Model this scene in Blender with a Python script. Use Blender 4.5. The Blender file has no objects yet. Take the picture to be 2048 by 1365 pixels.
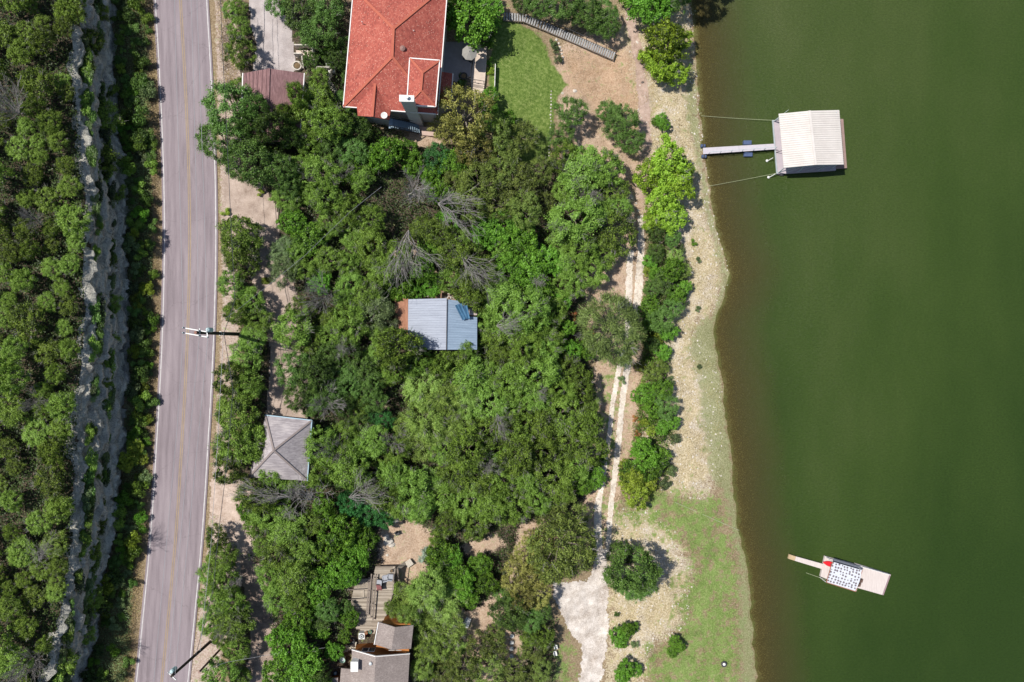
import bpy, math, random
import numpy as np
from mathutils import Vector
rnd = random.Random(7)
R = math.radians
SC = bpy.context.scene
COL = SC.collection
# ------------------------------------------------------------ camera, sky, sun
CAMZ = 100.0
cam = bpy.data.objects.new('camera', bpy.data.cameras.new('camera'))
COL.objects.link(cam); SC.camera = cam
cam.location = (0, 0, CAMZ); cam.rotation_euler = (0, 0, 0)
cam.data.lens = 24; cam.data.sensor_width = 36; cam.data.clip_end = 3000
SHX, SHY = 1.0, -0.30                       # the way shadows fall on the ground
EL = 60.5
w = bpy.data.worlds.new('World'); SC.world = w; w.use_nodes = True
nt = w.node_tree; bg = nt.nodes['Background']; sky = nt.nodes.new('ShaderNodeTexSky')
sky.sky_type = 'NISHITA'; sky.sun_disc = False
sky.sun_elevation = R(EL); sky.sun_rotation = math.atan2(-SHX, -SHY)
nt.links.new(sky.outputs[0], bg.inputs[0]); bg.inputs[1].default_value = 0.088
sun = bpy.data.objects.new('sun', bpy.data.lights.new('sun', 'SUN')); COL.objects.link(sun)
sun.data.energy = 5.0; sun.data.angle = R(0.5); sun.data.color = (1.0, 0.955, 0.88)
d = Vector((SHX, SHY, 0)).normalized() * math.cos(R(EL)); d.z = -math.sin(R(EL))
sun.rotation_euler = d.to_track_quat('-Z', 'Y').to_euler(); sun.location = (-80, 40, 120)
SC.view_settings.view_transform = 'Standard'; SC.view_settings.look = 'None'
SC.view_settings.exposure = 0.18; SC.view_settings.gamma = 1.0
# ------------------------------------------------------------ photo pixel -> world
K = 1.5 / 2048
def W(px, py, z):
    s = (CAMZ - z) * K
    return Vector(((px - 1024) * s, (682.5 - py) * s, z))
def WX(px, z): return (px - 1024) * (CAMZ - z) * K
def WY(py, z): return (682.5 - py) * (CAMZ - z) * K
def curve(pts, z):
    ys = np.array([WY(p[1], z) for p in pts]); xs = np.array([WX(p[0], z) for p in pts])
    o = np.argsort(ys); ys = ys[o]; xs = xs[o]
    return lambda y: np.interp(y, ys, xs)
def vn(x, y, s=0):
    ix = np.floor(x); iy = np.floor(y); fx = x - ix; fy = y - iy
    fx = fx * fx * (3 - 2 * fx); fy = fy * fy * (3 - 2 * fy)
    h = lambda a, b: np.modf(np.abs(np.sin(a * 127.1 + b * 311.7 + s * 74.7) * 43758.5453))[0]
    return (h(ix, iy) * (1 - fx) + h(ix + 1, iy) * fx) * (1 - fy) + (h(ix, iy + 1) * (1 - fx) + h(ix + 1, iy + 1) * fx) * fy
def fbm(x, y, s=0, o=4):
    v = 0; a = 0.5; t = 0
    for i in range(o):
        v = v + a * vn(x * 2 ** i, y * 2 ** i, s + i); t += a; a *= 0.5
    return v / t
ROADC = [(358, -80), (360.5, 0), (367, 100), (372, 200), (376.5, 300), (379, 400), (379.5, 500), (377.5, 600), (374, 700),
         (369, 800), (364, 880), (357, 1000), (349.5, 1100), (338, 1220), (323.6, 1365), (313, 1450)]
xr = curve(ROADC, 10)
def smooth_x(f, y):                                        # rounds the polyline off
    return sum(f(y + k) for k in (-3, -1.5, 0, 1.5, 3)) / 5
CB = [(212, -90), (220, 0), (228, 120), (232, 230), (250, 400), (252, 500), (255, 650), (255, 800), (250, 900), (235, 1000),
      (225, 1080), (205, 1180), (195, 1250), (170, 1320), (160, 1365), (140, 1450)]
CT = [(165, -90), (175, 0), (185, 120), (192, 250), (195, 400), (188, 500), (188, 650), (172, 800), (165, 900), (168, 1000),
      (162, 1080), (150, 1180), (142, 1250), (128, 1320), (110, 1365), (90, 1450)]
xcb = curve(CB, 10.4); xct = curve(CT, 16.5)
SHORE = [(1376, -200), (1380, 0), (1385, 60), (1393, 150), (1400, 200), (1406, 300), (1412, 350), (1424, 420), (1435, 480), (1452, 520),
         (1458, 550), (1452, 590), (1432, 630), (1426, 660), (1432, 700), (1442, 760), (1450, 820), (1458, 880), (1463, 930),
         (1468, 1000), (1478, 1060), (1490, 1120), (1500, 1200), (1506, 1300), (1510, 1365), (1512, 1600)]
xs_ = curve(SHORE, 0)
def terr(x, y):
    x = np.asarray(x, float); y = np.asarray(y, float)
    xb = xcb(y); xt = np.minimum(xct(y), xb - 0.35); r = smooth_x(xr, y)
    xs = xs_(y) + (fbm(y * .45, y * 0, 61, 3) - .5) * .9
    t = np.clip((x - 10) / 14, 0, 1); t = t * t * (3 - 2 * t)
    xp = x - (xs - 30) * t
    n = (fbm(x * .23, y * .23, 3) - .5)
    zr = np.interp(xp, [-38, -31, -26, -14, 0, 12, 24, 30, 36, 46, 80, 700], [9.9, 9.6, 9.0, 6.6, 4.4, 2.3, 0.85, 0, -.75, -2, -6, -14])
    amp = np.clip((x - r - 5) / 8, 0, 1) * np.clip((29 - xp) / 6, 0, 1)
    zr = zr + n * .7 * amp + (fbm(x * 1.1, y * 1.1, 5) - .5) * .16 * np.clip((x - r - 4.5) / 2, 0, 1) * np.clip(abs(xp - 30) / 4, .35, 1)
    zl = 10.0 + .4 * np.clip((r - 4.2 - x) / 2.5, 0, 1) + (fbm(x * .8, y * .8, 9) - .5) * .3 * np.clip((r - 4.4 - x), 0, 1)
    ztop = 16.5 + (xt - x) * .05 + n * 1.0
    z = np.where(x > r, zr, zl)
    k0 = np.clip((xt - .35 - x) / .6, 0, 1); z = np.where(x < xt - .35, zl + (ztop - zl) * k0, z)
    rd = np.abs(x - r)
    k = np.clip((rd - 3.9) / .9, 0, 1)
    return z * k + 9.93 * (1 - k)
def tz(x, y): return float(terr(np.array([x]), np.array([y]))[0])
def G(px, py, h=0.0):
    z = 5.0
    for _ in range(14):
        p = W(px, py, z); z = z * .4 + .6 * (tz(p.x, p.y) + h)
    return W(px, py, z)
def pix(x, y, z):
    s = (CAMZ - z) * K
    return x / s + 1024, 682.5 - y / s
def sdp(px, py, poly):
    P = np.array(poly, float); n = len(P); dmin = np.full(px.shape, 1e18); ins = np.zeros(px.shape, bool)
    for i in range(n):
        a = P[i]; b = P[(i + 1) % n]; e = b - a; L = max(e @ e, 1e-9)
        t = np.clip(((px - a[0]) * e[0] + (py - a[1]) * e[1]) / L, 0, 1)
        dx = px - a[0] - t * e[0]; dy = py - a[1] - t * e[1]; dmin = np.minimum(dmin, dx * dx + dy * dy)
        c = ((a[1] > py) != (b[1] > py)); den = e[1] if abs(e[1]) > 1e-9 else 1e-9
        ins ^= c & (px < a[0] + (py - a[1]) * e[0] / den)
    dd = np.sqrt(dmin); return np.where(ins, -dd, dd)
def inside(px, py, poly): return float(sdp(np.array([float(px)]), np.array([float(py)]), poly)[0])
def ribbon(pts, wd):                                       # polyline + width -> polygon
    L = []; Rr = []
    for i, p in enumerate(pts):
        a = pts[max(i - 1, 0)]; b = pts[min(i + 1, len(pts) - 1)]
        dx, dy = b[0] - a[0], b[1] - a[1]; l = math.hypot(dx, dy); ww = (p[2] if len(p) > 2 else wd) / 2
        L.append((p[0] - dy / l * ww, p[1] + dx / l * ww)); Rr.append((p[0] + dy / l * ww, p[1] - dx / l * ww))
    return L + Rr[::-1]
# ------------------------------------------------------------ materials
MATS = {}
def newmat(name):
    m = bpy.data.materials.new(name); m.use_nodes = True; MATS[name] = m
    n = m.node_tree.nodes; b = n['Principled BSDF']; b.inputs['Specular IOR Level'].default_value = .25
    return m, n, m.node_tree.links, b
def tex(n, l, kind='Noise', scale=5, detail=4, rough=.6, vec=None, stretch=None, coord='Object'):
    t = n.new('ShaderNodeTex' + kind)
    t.inputs['Scale'].default_value = scale
    if kind == 'Noise': t.inputs['Detail'].default_value = detail; t.inputs['Roughness'].default_value = rough
    if vec is None:
        c = n.new('ShaderNodeTexCoord'); vec = c.outputs[coord]
    if stretch:
        mp = n.new('ShaderNodeMapping'); mp.inputs['Scale'].default_value = stretch; l.new(vec, mp.inputs[0]); vec = mp.outputs[0]
    l.new(vec, t.inputs['Vector']); return t
def ramp(n, l, fac, stops):
    r = n.new('ShaderNodeValToRGB'); e = r.color_ramp.elements
    while len(e) < len(stops): e.new(.5)
    for i, (p, c) in enumerate(stops): e[i].position = p; e[i].color = (*c, 1) if not isinstance(c, float) else (c, c, c, 1)
    l.new(fac, r.inputs[0]); return r.outputs[0]
def mix(n, l, fac, a, b, mode='MIX'):
    m = n.new('ShaderNodeMix'); m.data_type = 'RGBA'; m.blend_type = mode
    for s, v in ((m.inputs[0], fac), (m.inputs[6], a), (m.inputs[7], b)):
        if isinstance(v, (int, float)): s.default_value = v
        elif isinstance(v, tuple): s.default_value = (*v, 1)
        else: l.new(v, s)
    return m.outputs[2]
def math_(n, l, op, a, b=0.0, c=0.0, clamp=False):
    m = n.new('ShaderNodeMath'); m.operation = op; m.use_clamp = clamp
    for s, v in zip(m.inputs, (a, b, c)):
        if isinstance(v, (int, float)): s.default_value = v
        else: l.new(v, s)
    return m.outputs[0]
def bump(n, l, b, h, strength=.5, dist=.05):
    bp = n.new('ShaderNodeBump'); bp.inputs['Strength'].default_value = strength; bp.inputs['Distance'].default_value = dist
    l.new(h, bp.inputs['Height']); l.new(bp.outputs[0], b.inputs['Normal'])
def simple(name, c, rough=.7, var=.25, scale=2.5, fine=18, metal=0, bmp=.3, c2=None, stretch=None):
    m, n, l, b = newmat(name)
    t1 = tex(n, l, scale=scale, detail=5, stretch=stretch); t2 = tex(n, l, scale=fine, detail=3, stretch=stretch)
    a = tuple(min(1, x * (1 - var)) for x in c); z = c2 or tuple(min(1, x * (1 + var)) for x in c)
    f = math_(n, l, 'ADD', math_(n, l, 'MULTIPLY', t1.outputs[0], .55), math_(n, l, 'MULTIPLY', t2.outputs[0], .45))
    l.new(ramp(n, l, f, [(.33, a), (.67, z)]), b.inputs['Base Color'])
    b.inputs['Roughness'].default_value = rough; b.inputs['Metallic'].default_value = metal
    if bmp: bump(n, l, b, t2.outputs[0], bmp, .03)
    return m
def leafmat(name, dark, light, pale=(.2, .24, .12), transl=.28, hv=.0, palef=.12):
    m, n, l, b = newmat(name)
    at = n.new('ShaderNodeAttribute'); at.attribute_name = 'lv'
    oi = n.new('ShaderNodeObjectInfo')
    f = math_(n, l, 'ADD', at.outputs['Fac'], math_(n, l, 'MULTIPLY', math_(n, l, 'SUBTRACT', oi.outputs['Random'], .5), .55), clamp=True)
    c = ramp(n, l, f, [(.10, dark), (.42, tuple(light[i] * .62 + dark[i] * .2 for i in range(3))), (.74, tuple(light[i] * (.98, .96, .80)[i] for i in range(3))), (.97, tuple(min(.75, light[i] * 1.05 + pale[i] * (.12 + palef * .8)) for i in range(3)))])
    hs = n.new('ShaderNodeHueSaturation'); l.new(c, hs.inputs['Color'])
    l.new(math_(n, l, 'ADD', .491 + hv, math_(n, l, 'MULTIPLY', oi.outputs['Random'], .028)), hs.inputs['Hue'])
    l.new(hs.outputs[0], b.inputs['Base Color']); b.inputs['Roughness'].default_value = .5
    b.inputs['Specular IOR Level'].default_value = .3
    tr = n.new('ShaderNodeBsdfTranslucent'); l.new(hs.outputs[0], tr.inputs[0])
    ms = n.new('ShaderNodeMixShader'); ms.inputs[0].default_value = transl
    l.new(b.outputs[0], ms.inputs[1]); l.new(tr.outputs[0], ms.inputs[2]); l.new(ms.outputs[0], n['Material Output'].inputs[0])
    return m
# ------------------------------------------------------------ mesh helpers
def mesh_np(name, V, Fq, mat, attr=None, smooth=False):
    V = np.asarray(V, np.float32); Fq = np.asarray(Fq, np.int32); k = Fq.shape[1]
    me = bpy.data.meshes.new(name); me.vertices.add(len(V)); me.vertices.foreach_set('co', V.ravel())
    me.loops.add(Fq.size); me.loops.foreach_set('vertex_index', Fq.ravel())
    me.polygons.add(len(Fq)); me.polygons.foreach_set('loop_start', np.arange(0, Fq.size, k, dtype=np.int32))
    me.polygons.foreach_set('loop_total', np.full(len(Fq), k, np.int32))
    if smooth: me.polygons.foreach_set('use_smooth', np.ones(len(Fq), bool))
    for an, av in (attr or {}).items():
        a = me.attributes.new(an, 'FLOAT', 'POINT'); a.data.foreach_set('value', np.asarray(av, np.float32))
    me.update(calc_edges=True)
    if mat: me.materials.append(mat)
    return me
def wloc(o):
    v = Vector((0, 0, 0))
    while o: v = v + o.location; o = o.parent
    return v
def link(name, me, parent=None, **props):
    o = bpy.data.objects.new(name, me); COL.objects.link(o)
    if parent: o.parent = parent
    for k, v in props.items():
        if v is not None: o[k] = v
    return o
class MB:
    def __init__(s): s.v = []; s.f = []
    def add(s, vs, fs):
        o = len(s.v); s.v += [tuple(v) for v in vs]; s.f += [tuple(i + o for i in f) for f in fs]; return s
    def prism(s, poly, z0, z1):                            # poly of (x,y) or Vectors; z0/z1 numbers or lists
        n = len(poly); a = z0 if isinstance(z0, (list, tuple)) else [z0] * n; b = z1 if isinstance(z1, (list, tuple)) else [z1] * n
        ar = sum(poly[i][0] * poly[(i + 1) % n][1] - poly[(i + 1) % n][0] * poly[i][1] for i in range(n))
        if ar < 0: poly = poly[::-1]; a = list(a)[::-1]; b = list(b)[::-1]
        vs = [(p[0], p[1], a[i]) for i, p in enumerate(poly)] + [(p[0], p[1], b[i]) for i, p in enumerate(poly)]
        return s.add(vs, [tuple(range(n))[::-1], tuple(range(n, 2 * n))] + [(i, (i + 1) % n, n + (i + 1) % n, n + i) for i in range(n)])
    def box(s, c, sz, rz=0, pitch=0):
        cx, cy, cz = c; hx, hy, hz = sz[0] / 2, sz[1] / 2, sz[2] / 2; vs = []
        for z in (-hz, hz):
            for x, y in ((-hx, -hy), (hx, -hy), (hx, hy), (-hx, hy)):
                X = x * math.cos(pitch) - z * math.sin(pitch); Z = x * math.sin(pitch) + z * math.cos(pitch)
                vs.append((cx + X * math.cos(rz) - y * math.sin(rz), cy + X * math.sin(rz) + y * math.cos(rz), cz + Z))
        return s.add(vs, [(3, 2, 1, 0), (4, 5, 6, 7), (0, 1, 5, 4), (1, 2, 6, 5), (2, 3, 7, 6), (3, 0, 4, 7)])
    def bar(s, a, b, wd, ht=None):
        a = Vector(a); b = Vector(b); d = b - a; L = max(d.length, 1e-6); ht = ht or wd
        u = d / L; sd = u.cross(Vector((0, 0, 1)))
        sd = sd.normalized() if sd.length > 1e-4 else Vector((1, 0, 0)); up = sd.cross(u)
        vs = [p + sd * (i * wd / 2) + up * (j * ht / 2) for p in (a, b) for i, j in ((-1, -1), (1, -1), (1, 1), (-1, 1))]
        return s.add(vs, [(0, 1, 2, 3), (7, 6, 5, 4), (0, 4, 5, 1), (1, 5, 6, 2), (2, 6, 7, 3), (3, 7, 4, 0)])
    def tube(s, pts, rad, n=6, cap=True):
        pts = [Vector(p) for p in pts]; rad = rad if isinstance(rad, (list, tuple)) else [rad] * len(pts); vs = []; fs = []
        for i, p in enumerate(pts):
            d = (pts[min(i + 1, len(pts) - 1)] - pts[max(i - 1, 0)]); d = d.normalized() if d.length > 1e-7 else Vector((0, 0, 1))
            a = d.cross(Vector((.31, .23, .92)));
            if a.length < .05: a = d.cross(Vector((1, 0, 0)))
            a.normalize(); b = d.cross(a)
            for k in range(n):
                t = 2 * math.pi * k / n; vs.append(p + a * (math.cos(t) * rad[i]) + b * (math.sin(t) * rad[i]))
        for i in range(len(pts) - 1):
            for k in range(n): fs.append((i * n + k, i * n + (k + 1) % n, (i + 1) * n + (k + 1) % n, (i + 1) * n + k))
        if cap: fs += [tuple(range(n))[::-1], tuple(range((len(pts) - 1) * n, len(pts) * n))]
        return s.add(vs, fs)
    def lathe(s, c, prof, n=16):                           # prof: (r,z) from the bottom up
        vs = []; fs = []
        for r, z in prof:
            for k in range(n): t = 2 * math.pi * k / n; vs.append((c[0] + r * math.cos(t), c[1] + r * math.sin(t), c[2] + z))
        for i in range(len(prof) - 1):
            for k in range(n): fs.append((i * n + k, i * n + (k + 1) % n, (i + 1) * n + (k + 1) % n, (i + 1) * n + k))
        fs += [tuple(range(n))[::-1], tuple(range((len(prof) - 1) * n, len(prof) * n))]
        return s.add(vs, fs)
    def slab(s, tops, th=.15):                             # sloped faces (lists of Vectors) with a thickness
        for t in tops:
            t = [Vector(p) for p in t]; n = len(t)
            nz = sum((t[i].x * t[(i + 1) % n].y - t[(i + 1) % n].x * t[i].y) for i in range(n))
            if nz < 0: t = t[::-1]
            vs = t + [p - Vector((0, 0, th)) for p in t]
            s.add(vs, [tuple(range(n)), tuple(range(n, 2 * n))[::-1]] + [((i + 1) % n, i, n + i, n + (i + 1) % n) for i in range(n)])
        return s
    def ribs(s, r0, r1, e0, e1, n, h=.05, frac=.3):        # ribbed metal sheet: ridge r0-r1, eave e0-e1
        r0, r1, e0, e1 = map(Vector, (r0, r1, e0, e1)); up = Vector((0, 0, h)); T = []
        for i in range(n):
            for t, u in ((i / n, 0), ((i + 1 - frac) / n, 0), ((i + 1 - frac * .8) / n, 1), ((i + 1 - frac * .2) / n, 1)): T.append((t, u))
        T.append((1, 0)); vs = []
        for t, u in T: vs += [r0.lerp(r1, t) + up * u, e0.lerp(e1, t) + up * u]
        flip = (e0 - r0).cross(r1 - r0).z > 0
        fs = [(2 * i, 2 * i + 1, 2 * i + 3, 2 * i + 2) if flip else (2 * i + 2, 2 * i + 3, 2 * i + 1, 2 * i) for i in range(len(T) - 1)]
        s.add(vs, fs); s.slab([[r0 - up * .5, r1 - up * .5, e1 - up * .5, e0 - up * .5]], .06); return s
    def build(s, name, mat, parent=None, smooth=False, **props):
        off = wloc(parent) if parent else Vector((0, 0, 0))
        me = bpy.data.meshes.new(name); me.from_pydata([(v[0] - off.x, v[1] - off.y, v[2] - off.z) for v in s.v], [], s.f)
        me.materials.append(mat)
        if smooth: me.polygons.foreach_set('use_smooth', [True] * len(me.polygons))
        me.update(); return link(name, me, parent, **props)
def thing(name, label, cat, loc=(0, 0, 0), group=None):
    o = bpy.data.objects.new(name, None); COL.objects.link(o); o.location = loc
    o['label'] = label; o['category'] = cat
    if group: o['group'] = group
    return o
# ------------------------------------------------------------ ground zones (photo pixels)
LAWN = [(1000, 30), (1060, 60), (1085, 80), (1105, 130), (1120, 150), (1135, 170), (1115, 195), (1108, 240), (1100, 320), (1040, 330), (990, 260), (978, 170), (985, 60)]
GREEN2 = [(1330, 985), (1440, 1000), (1458, 1060), (1478, 1130), (1482, 1365), (1490, 1480), (1280, 1480), (1300, 1365), (1290, 1300), (1350, 1280), (1350, 1180), (1390, 1120), (1330, 1060), (1240, 1045), (1225, 1010)]
GREEN3 = [(1110, 1290), (1135, 1290), (1150, 1365), (1160, 1450), (1100, 1450), (1105, 1365)]
GREENM = [(1220, 640), (1255, 640), (1245, 760), (1230, 900), (1215, 1000), (1205, 1100), (1195, 1050), (1205, 900), (1215, 760)]
SHING = [(1250, 0), (1330, -100), (1385, -100), (1390, 130), (1398, 200), (1405, 300), (1412, 345), (1425, 430), (1452, 520), (1457, 550), (1440, 610), (1390, 660), (1440, 760), (1440, 950), (1410, 1000), (1330, 990), (1290, 900), (1310, 700), (1300, 420), (1285, 250), (1250, 80)]
SHING2 = [(1220, 1020), (1300, 1010), (1350, 1060), (1390, 1150), (1370, 1260), (1310, 1290), (1290, 1365), (1300, 1450), (1220, 1450), (1215, 1200)]
ALGAE = [(1385, 90), (1395, 180), (1405, 280), (1408, 330), (1425, 420), (1445, 500), (1465, 560), (1440, 640), (1436, 680), (1450, 780), (1466, 900), (1472, 990), (1500, 1120), (1512, 1230), (1515, 1365), (1515, 1500), (1485, 1500), (1480, 1365), (1476, 1130), (1450, 1000), (1420, 960), (1400, 850), (1395, 760), (1375, 700), (1385, 660), (1425, 625), (1440, 560), (1430, 500), (1405, 420), (1395, 340), (1372, 240), (1368, 150)]
ORANGE = [(1125, 110), (1240, 100), (1290, 120), (1300, 250), (1290, 330), (1250, 300), (1160, 190), (1125, 170)]
DIRT = [[(1110, 100), (1300, 0), (1320, 300), (1290, 420), (1290, 560), (1280, 800), (1240, 1000), (1215, 1100), (1160, 1050), (1195, 800), (1170, 560), (1230, 400), (1180, 330), (1120, 250)],
        [(758, 1045), (830, 1040), (870, 1075), (860, 1130), (830, 1175), (790, 1180), (760, 1120)],
        [(1040, 1050), (1090, 1030), (1075, 1100), (1050, 1150), (1040, 1230), (990, 1365), (930, 1365), (930, 1230), (1010, 1180), (1030, 1100)],
        [(925, 1090), (990, 1070), (1010, 1090), (940, 1120)], [(905, 1215), (985, 1230), (1000, 1330), (900, 1340)],
        [(1000, 1270), (1050, 1270), (1050, 1330), (1000, 1330)],
        [(780, 500), (840, 500), (840, 545), (790, 550)], [(700, 800), (770, 800), (770, 860), (700, 860)], [(860, 540), (930, 540), (930, 610), (860, 610)],
        [(820, 255), (880, 255), (880, 290), (800, 300)]]
SHOULD = [(430, 0), (470, 0), (480, 150), (480, 400), (470, 500), (478, 640), (470, 830), (455, 950), (500, 960), (515, 1100), (470, 1200), (430, 1365), (380, 1365), (415, 1100), (432, 860), (445, 600), (442, 400)]
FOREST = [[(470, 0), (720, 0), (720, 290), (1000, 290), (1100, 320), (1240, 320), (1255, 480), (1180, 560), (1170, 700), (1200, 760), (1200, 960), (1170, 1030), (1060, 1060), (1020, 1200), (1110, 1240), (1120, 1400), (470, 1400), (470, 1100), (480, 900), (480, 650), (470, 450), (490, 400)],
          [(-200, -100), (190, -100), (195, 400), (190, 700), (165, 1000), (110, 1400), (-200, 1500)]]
DITCH = [(225, -100), (290, -100), (298, 200), (305, 420), (305, 700), (290, 900), (272, 1100), (255, 1365), (240, 1450), (150, 1450), (210, 1200), (255, 850), (250, 400), (230, 150)]
def mask(px, py, polys, soft=10):
    m = np.zeros(px.shape)
    for p in (polys if isinstance(polys[0], list) else [polys]): m = np.maximum(m, np.clip(.5 - sdp(px, py, p) / (2 * soft), 0, 1))
    return m
gx = np.concatenate([[-700, -300, -150, -100, -80], np.arange(-70, -56, .7), np.arange(-56, -46, .2), np.arange(-46, 46, .3), np.arange(46, 80, 1.5), [90, 120, 200, 400, 700]])
gy = np.concatenate([[-700, -300, -120, -80, -65], np.arange(-58, 58.1, .33), [65, 80, 120, 300, 700]])
X, Y = np.meshgrid(gx, gy); Z = terr(X, Y)
PX = X / ((CAMZ - Z) * K) + 1024; PY = 682.5 - Y / ((CAMZ - Z) * K)
near = (np.abs(X) < 90) & (np.abs(Y) < 70)
att = {}
for nm, pl, sf in (('lawn', [LAWN], 12), ('green', [GREEN2, GREEN3, GREENM], 34), ('shingle', [SHING, SHING2], 34), ('algae', ALGAE, 16), ('orange', ORANGE, 30),
                   ('dirt', DIRT, 16), ('shoulder', SHOULD, 8), ('litter', FOREST, 20), ('ditch', DITCH, 10)):
    att[nm] = (mask(PX, PY, pl, sf) * near).ravel()
ng = len(gx); iy, ix = np.meshgrid(np.arange(len(gy) - 1), np.arange(ng - 1), indexing='ij')
q = (iy * ng + ix).ravel()
faces = np.stack([q, q + 1, q + ng + 1, q + ng], 1)
def groundmat():
    m, n, l, b = newmat('ground')
    N = tex(n, l, scale=.9, detail=7, rough=.68); F = tex(n, l, scale=5.5, detail=6, rough=.75); FF = tex(n, l, scale=2.4, detail=4, rough=.6)
    V = tex(n, l, 'Voronoi', scale=8.5); LO = tex(n, l, scale=.22, detail=5, rough=.65)
    edge = math_(n, l, 'ADD', math_(n, l, 'MULTIPLY', N.outputs[0], .6), math_(n, l, 'MULTIPLY', F.outputs[0], .4))
    def fac(name, gain=5.0, thr=0.0, amp=1.2):
        amp = amp * 2.4
        a = n.new('ShaderNodeAttribute'); a.attribute_name = name
        s = math_(n, l, 'ADD', math_(n, l, 'SUBTRACT', a.outputs['Fac'], .5 + thr), math_(n, l, 'MULTIPLY', math_(n, l, 'SUBTRACT', edge, .5), amp))
        return math_(n, l, 'ADD', math_(n, l, 'MULTIPLY', s, gain), .5, clamp=True)
    fine = F.outputs[0]
    dry = ramp(n, l, fine, [(.3, (.13, .10, .055)), (.5, (.29, .215, .135)), (.7, (.46, .38, .27))])
    c = dry
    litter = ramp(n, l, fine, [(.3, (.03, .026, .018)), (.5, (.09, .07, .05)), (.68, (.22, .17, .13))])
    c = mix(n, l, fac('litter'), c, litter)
    ditch = ramp(n, l, fine, [(.32, (.035, .045, .015)), (.52, (.12, .10, .045)), (.7, (.27, .2, .12))])
    c = mix(n, l, fac('ditch'), c, ditch)
    dirt = ramp(n, l, math_(n, l, 'ADD', math_(n, l, 'MULTIPLY', fine, .7), math_(n, l, 'MULTIPLY', N.outputs[0], .3)), [(.34, (.27, .175, .115)), (.5, (.50, .365, .265)), (.66, (.68, .56, .45))])
    c = mix(n, l, fac('dirt'), c, dirt)
    sh = ramp(n, l, fine, [(.3, (.20, .14, .10)), (.46, (.42, .32, .26)), (.62, (.57, .49, .44))])
    c = mix(n, l, fac('shoulder', amp=.8), c, sh)
    stone = ramp(n, l, math_(n, l, 'ADD', math_(n, l, 'MULTIPLY', V.outputs['Color'], .45), math_(n, l, 'MULTIPLY', fine, .6)),
                 [(.26, (.25, .19, .13)), (.42, (.46, .385, .29)), (.60, (.60, .53, .44)), (.82, (.74, .69, .62))])
    straw = ramp(n, l, fine, [(.34, (.22, .165, .075)), (.5, (.50, .41, .25)), (.64, (.72, .63, .46))])
    stone = mix(n, l, ramp(n, l, math_(n, l, 'ADD', math_(n, l, 'MULTIPLY', LO.outputs[0], .6), math_(n, l, 'MULTIPLY', N.outputs[0], .4)), [(.40, .15), (.52, .9)]), stone, straw)
    c = mix(n, l, fac('shingle', 2.6, 0, 1.6), c, stone)
    c = mix(n, l, math_(n, l, 'MULTIPLY', fac('orange', 2.5), .38), c, ramp(n, l, fine, [(.3, (.33, .17, .08)), (.65, (.58, .38, .22))]))
    g = ramp(n, l, fine, [(.3, (.09, .145, .03)), (.5, (.19, .27, .075)), (.7, (.38, .41, .18))])
    c = mix(n, l, math_(n, l, 'MULTIPLY', fac('green', 2.4, .15, 3.0), ramp(n, l, N.outputs[0], [(.33, .35), (.52, 1.0)])), c, g)
    al = ramp(n, l, fine, [(.3, (.14, .17, .06)), (.55, (.26, .28, .14)), (.75, (.40, .38, .25))])
    c = mix(n, l, math_(n, l, 'MULTIPLY', fac('algae', 3.0, .08, 1.3), .75), c, al)
    lw = ramp(n, l, math_(n, l, 'ADD', math_(n, l, 'MULTIPLY', FF.outputs[0], .5), math_(n, l, 'MULTIPLY', fine, .5)), [(.38, (.07, .125, .022)), (.52, (.15, .215, .05)), (.62, (.25, .30, .10))])
    c = mix(n, l, fac('lawn', 6, 0, .7), c, lw)
    geo = n.new('ShaderNodeNewGeometry'); sp = n.new('ShaderNodeSeparateXYZ'); l.new(geo.outputs['Position'], sp.inputs[0])
    zz = math_(n, l, 'ADD', sp.outputs[2], math_(n, l, 'MULTIPLY', math_(n, l, 'SUBTRACT', edge, .5), .35))
    bed = ramp(n, l, tex(n, l, scale=7, detail=5, rough=.8).outputs[0], [(.36, (.085, .052, .026)), (.54, (.17, .11, .058)), (.64, (.46, .35, .20))])
    wet = math_(n, l, 'MULTIPLY_ADD', zz, -6.0, .35, clamp=True)
    c = mix(n, l, wet, c, bed)
    l.new(c, b.inputs['Base Color']); b.inputs['Roughness'].default_value = .95; b.inputs['Specular IOR Level'].default_value = .1
    bump(n, l, b, F.outputs[0], 1.0, .16)
    return m
M_ground = groundmat()
link('ground', mesh_np('ground', np.stack([X.ravel(), Y.ravel(), Z.ravel()], 1), faces, M_ground, att, True), kind='structure')
# ------------------------------------------------------------ lake
wx = np.concatenate([np.arange(19, 60, .5), np.arange(60, 90, 3), [120, 250, 700]]); wy = np.concatenate([[-700, -200, -80], np.arange(-56, 57, .8), [80, 200, 700]])
WXg, WYg = np.meshgrid(wx, wy); dep = np.clip(-terr(WXg, WYg), 0, 10)
nw = len(wx); iy, ix = np.meshgrid(np.arange(len(wy) - 1), np.arange(nw - 1), indexing='ij'); q = (iy * nw + ix).ravel()
wf = np.stack([q, q + 1, q + nw + 1, q + nw], 1)
m, n, l, b = newmat('lake_water')
at = n.new('ShaderNodeAttribute'); at.attribute_name = 'depth'
big = tex(n, l, scale=.03, detail=5, rough=.6, stretch=(1, .4, 1)); mid = tex(n, l, scale=.12, detail=5, rough=.6, stretch=(1, .5, 1)); fin = tex(n, l, scale=3.0, detail=4, rough=.75, stretch=(1, 1.6, 1))
geo = n.new('ShaderNodeNewGeometry'); sp = n.new('ShaderNodeSeparateXYZ'); l.new(geo.outputs['Position'], sp.inputs[0])
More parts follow.
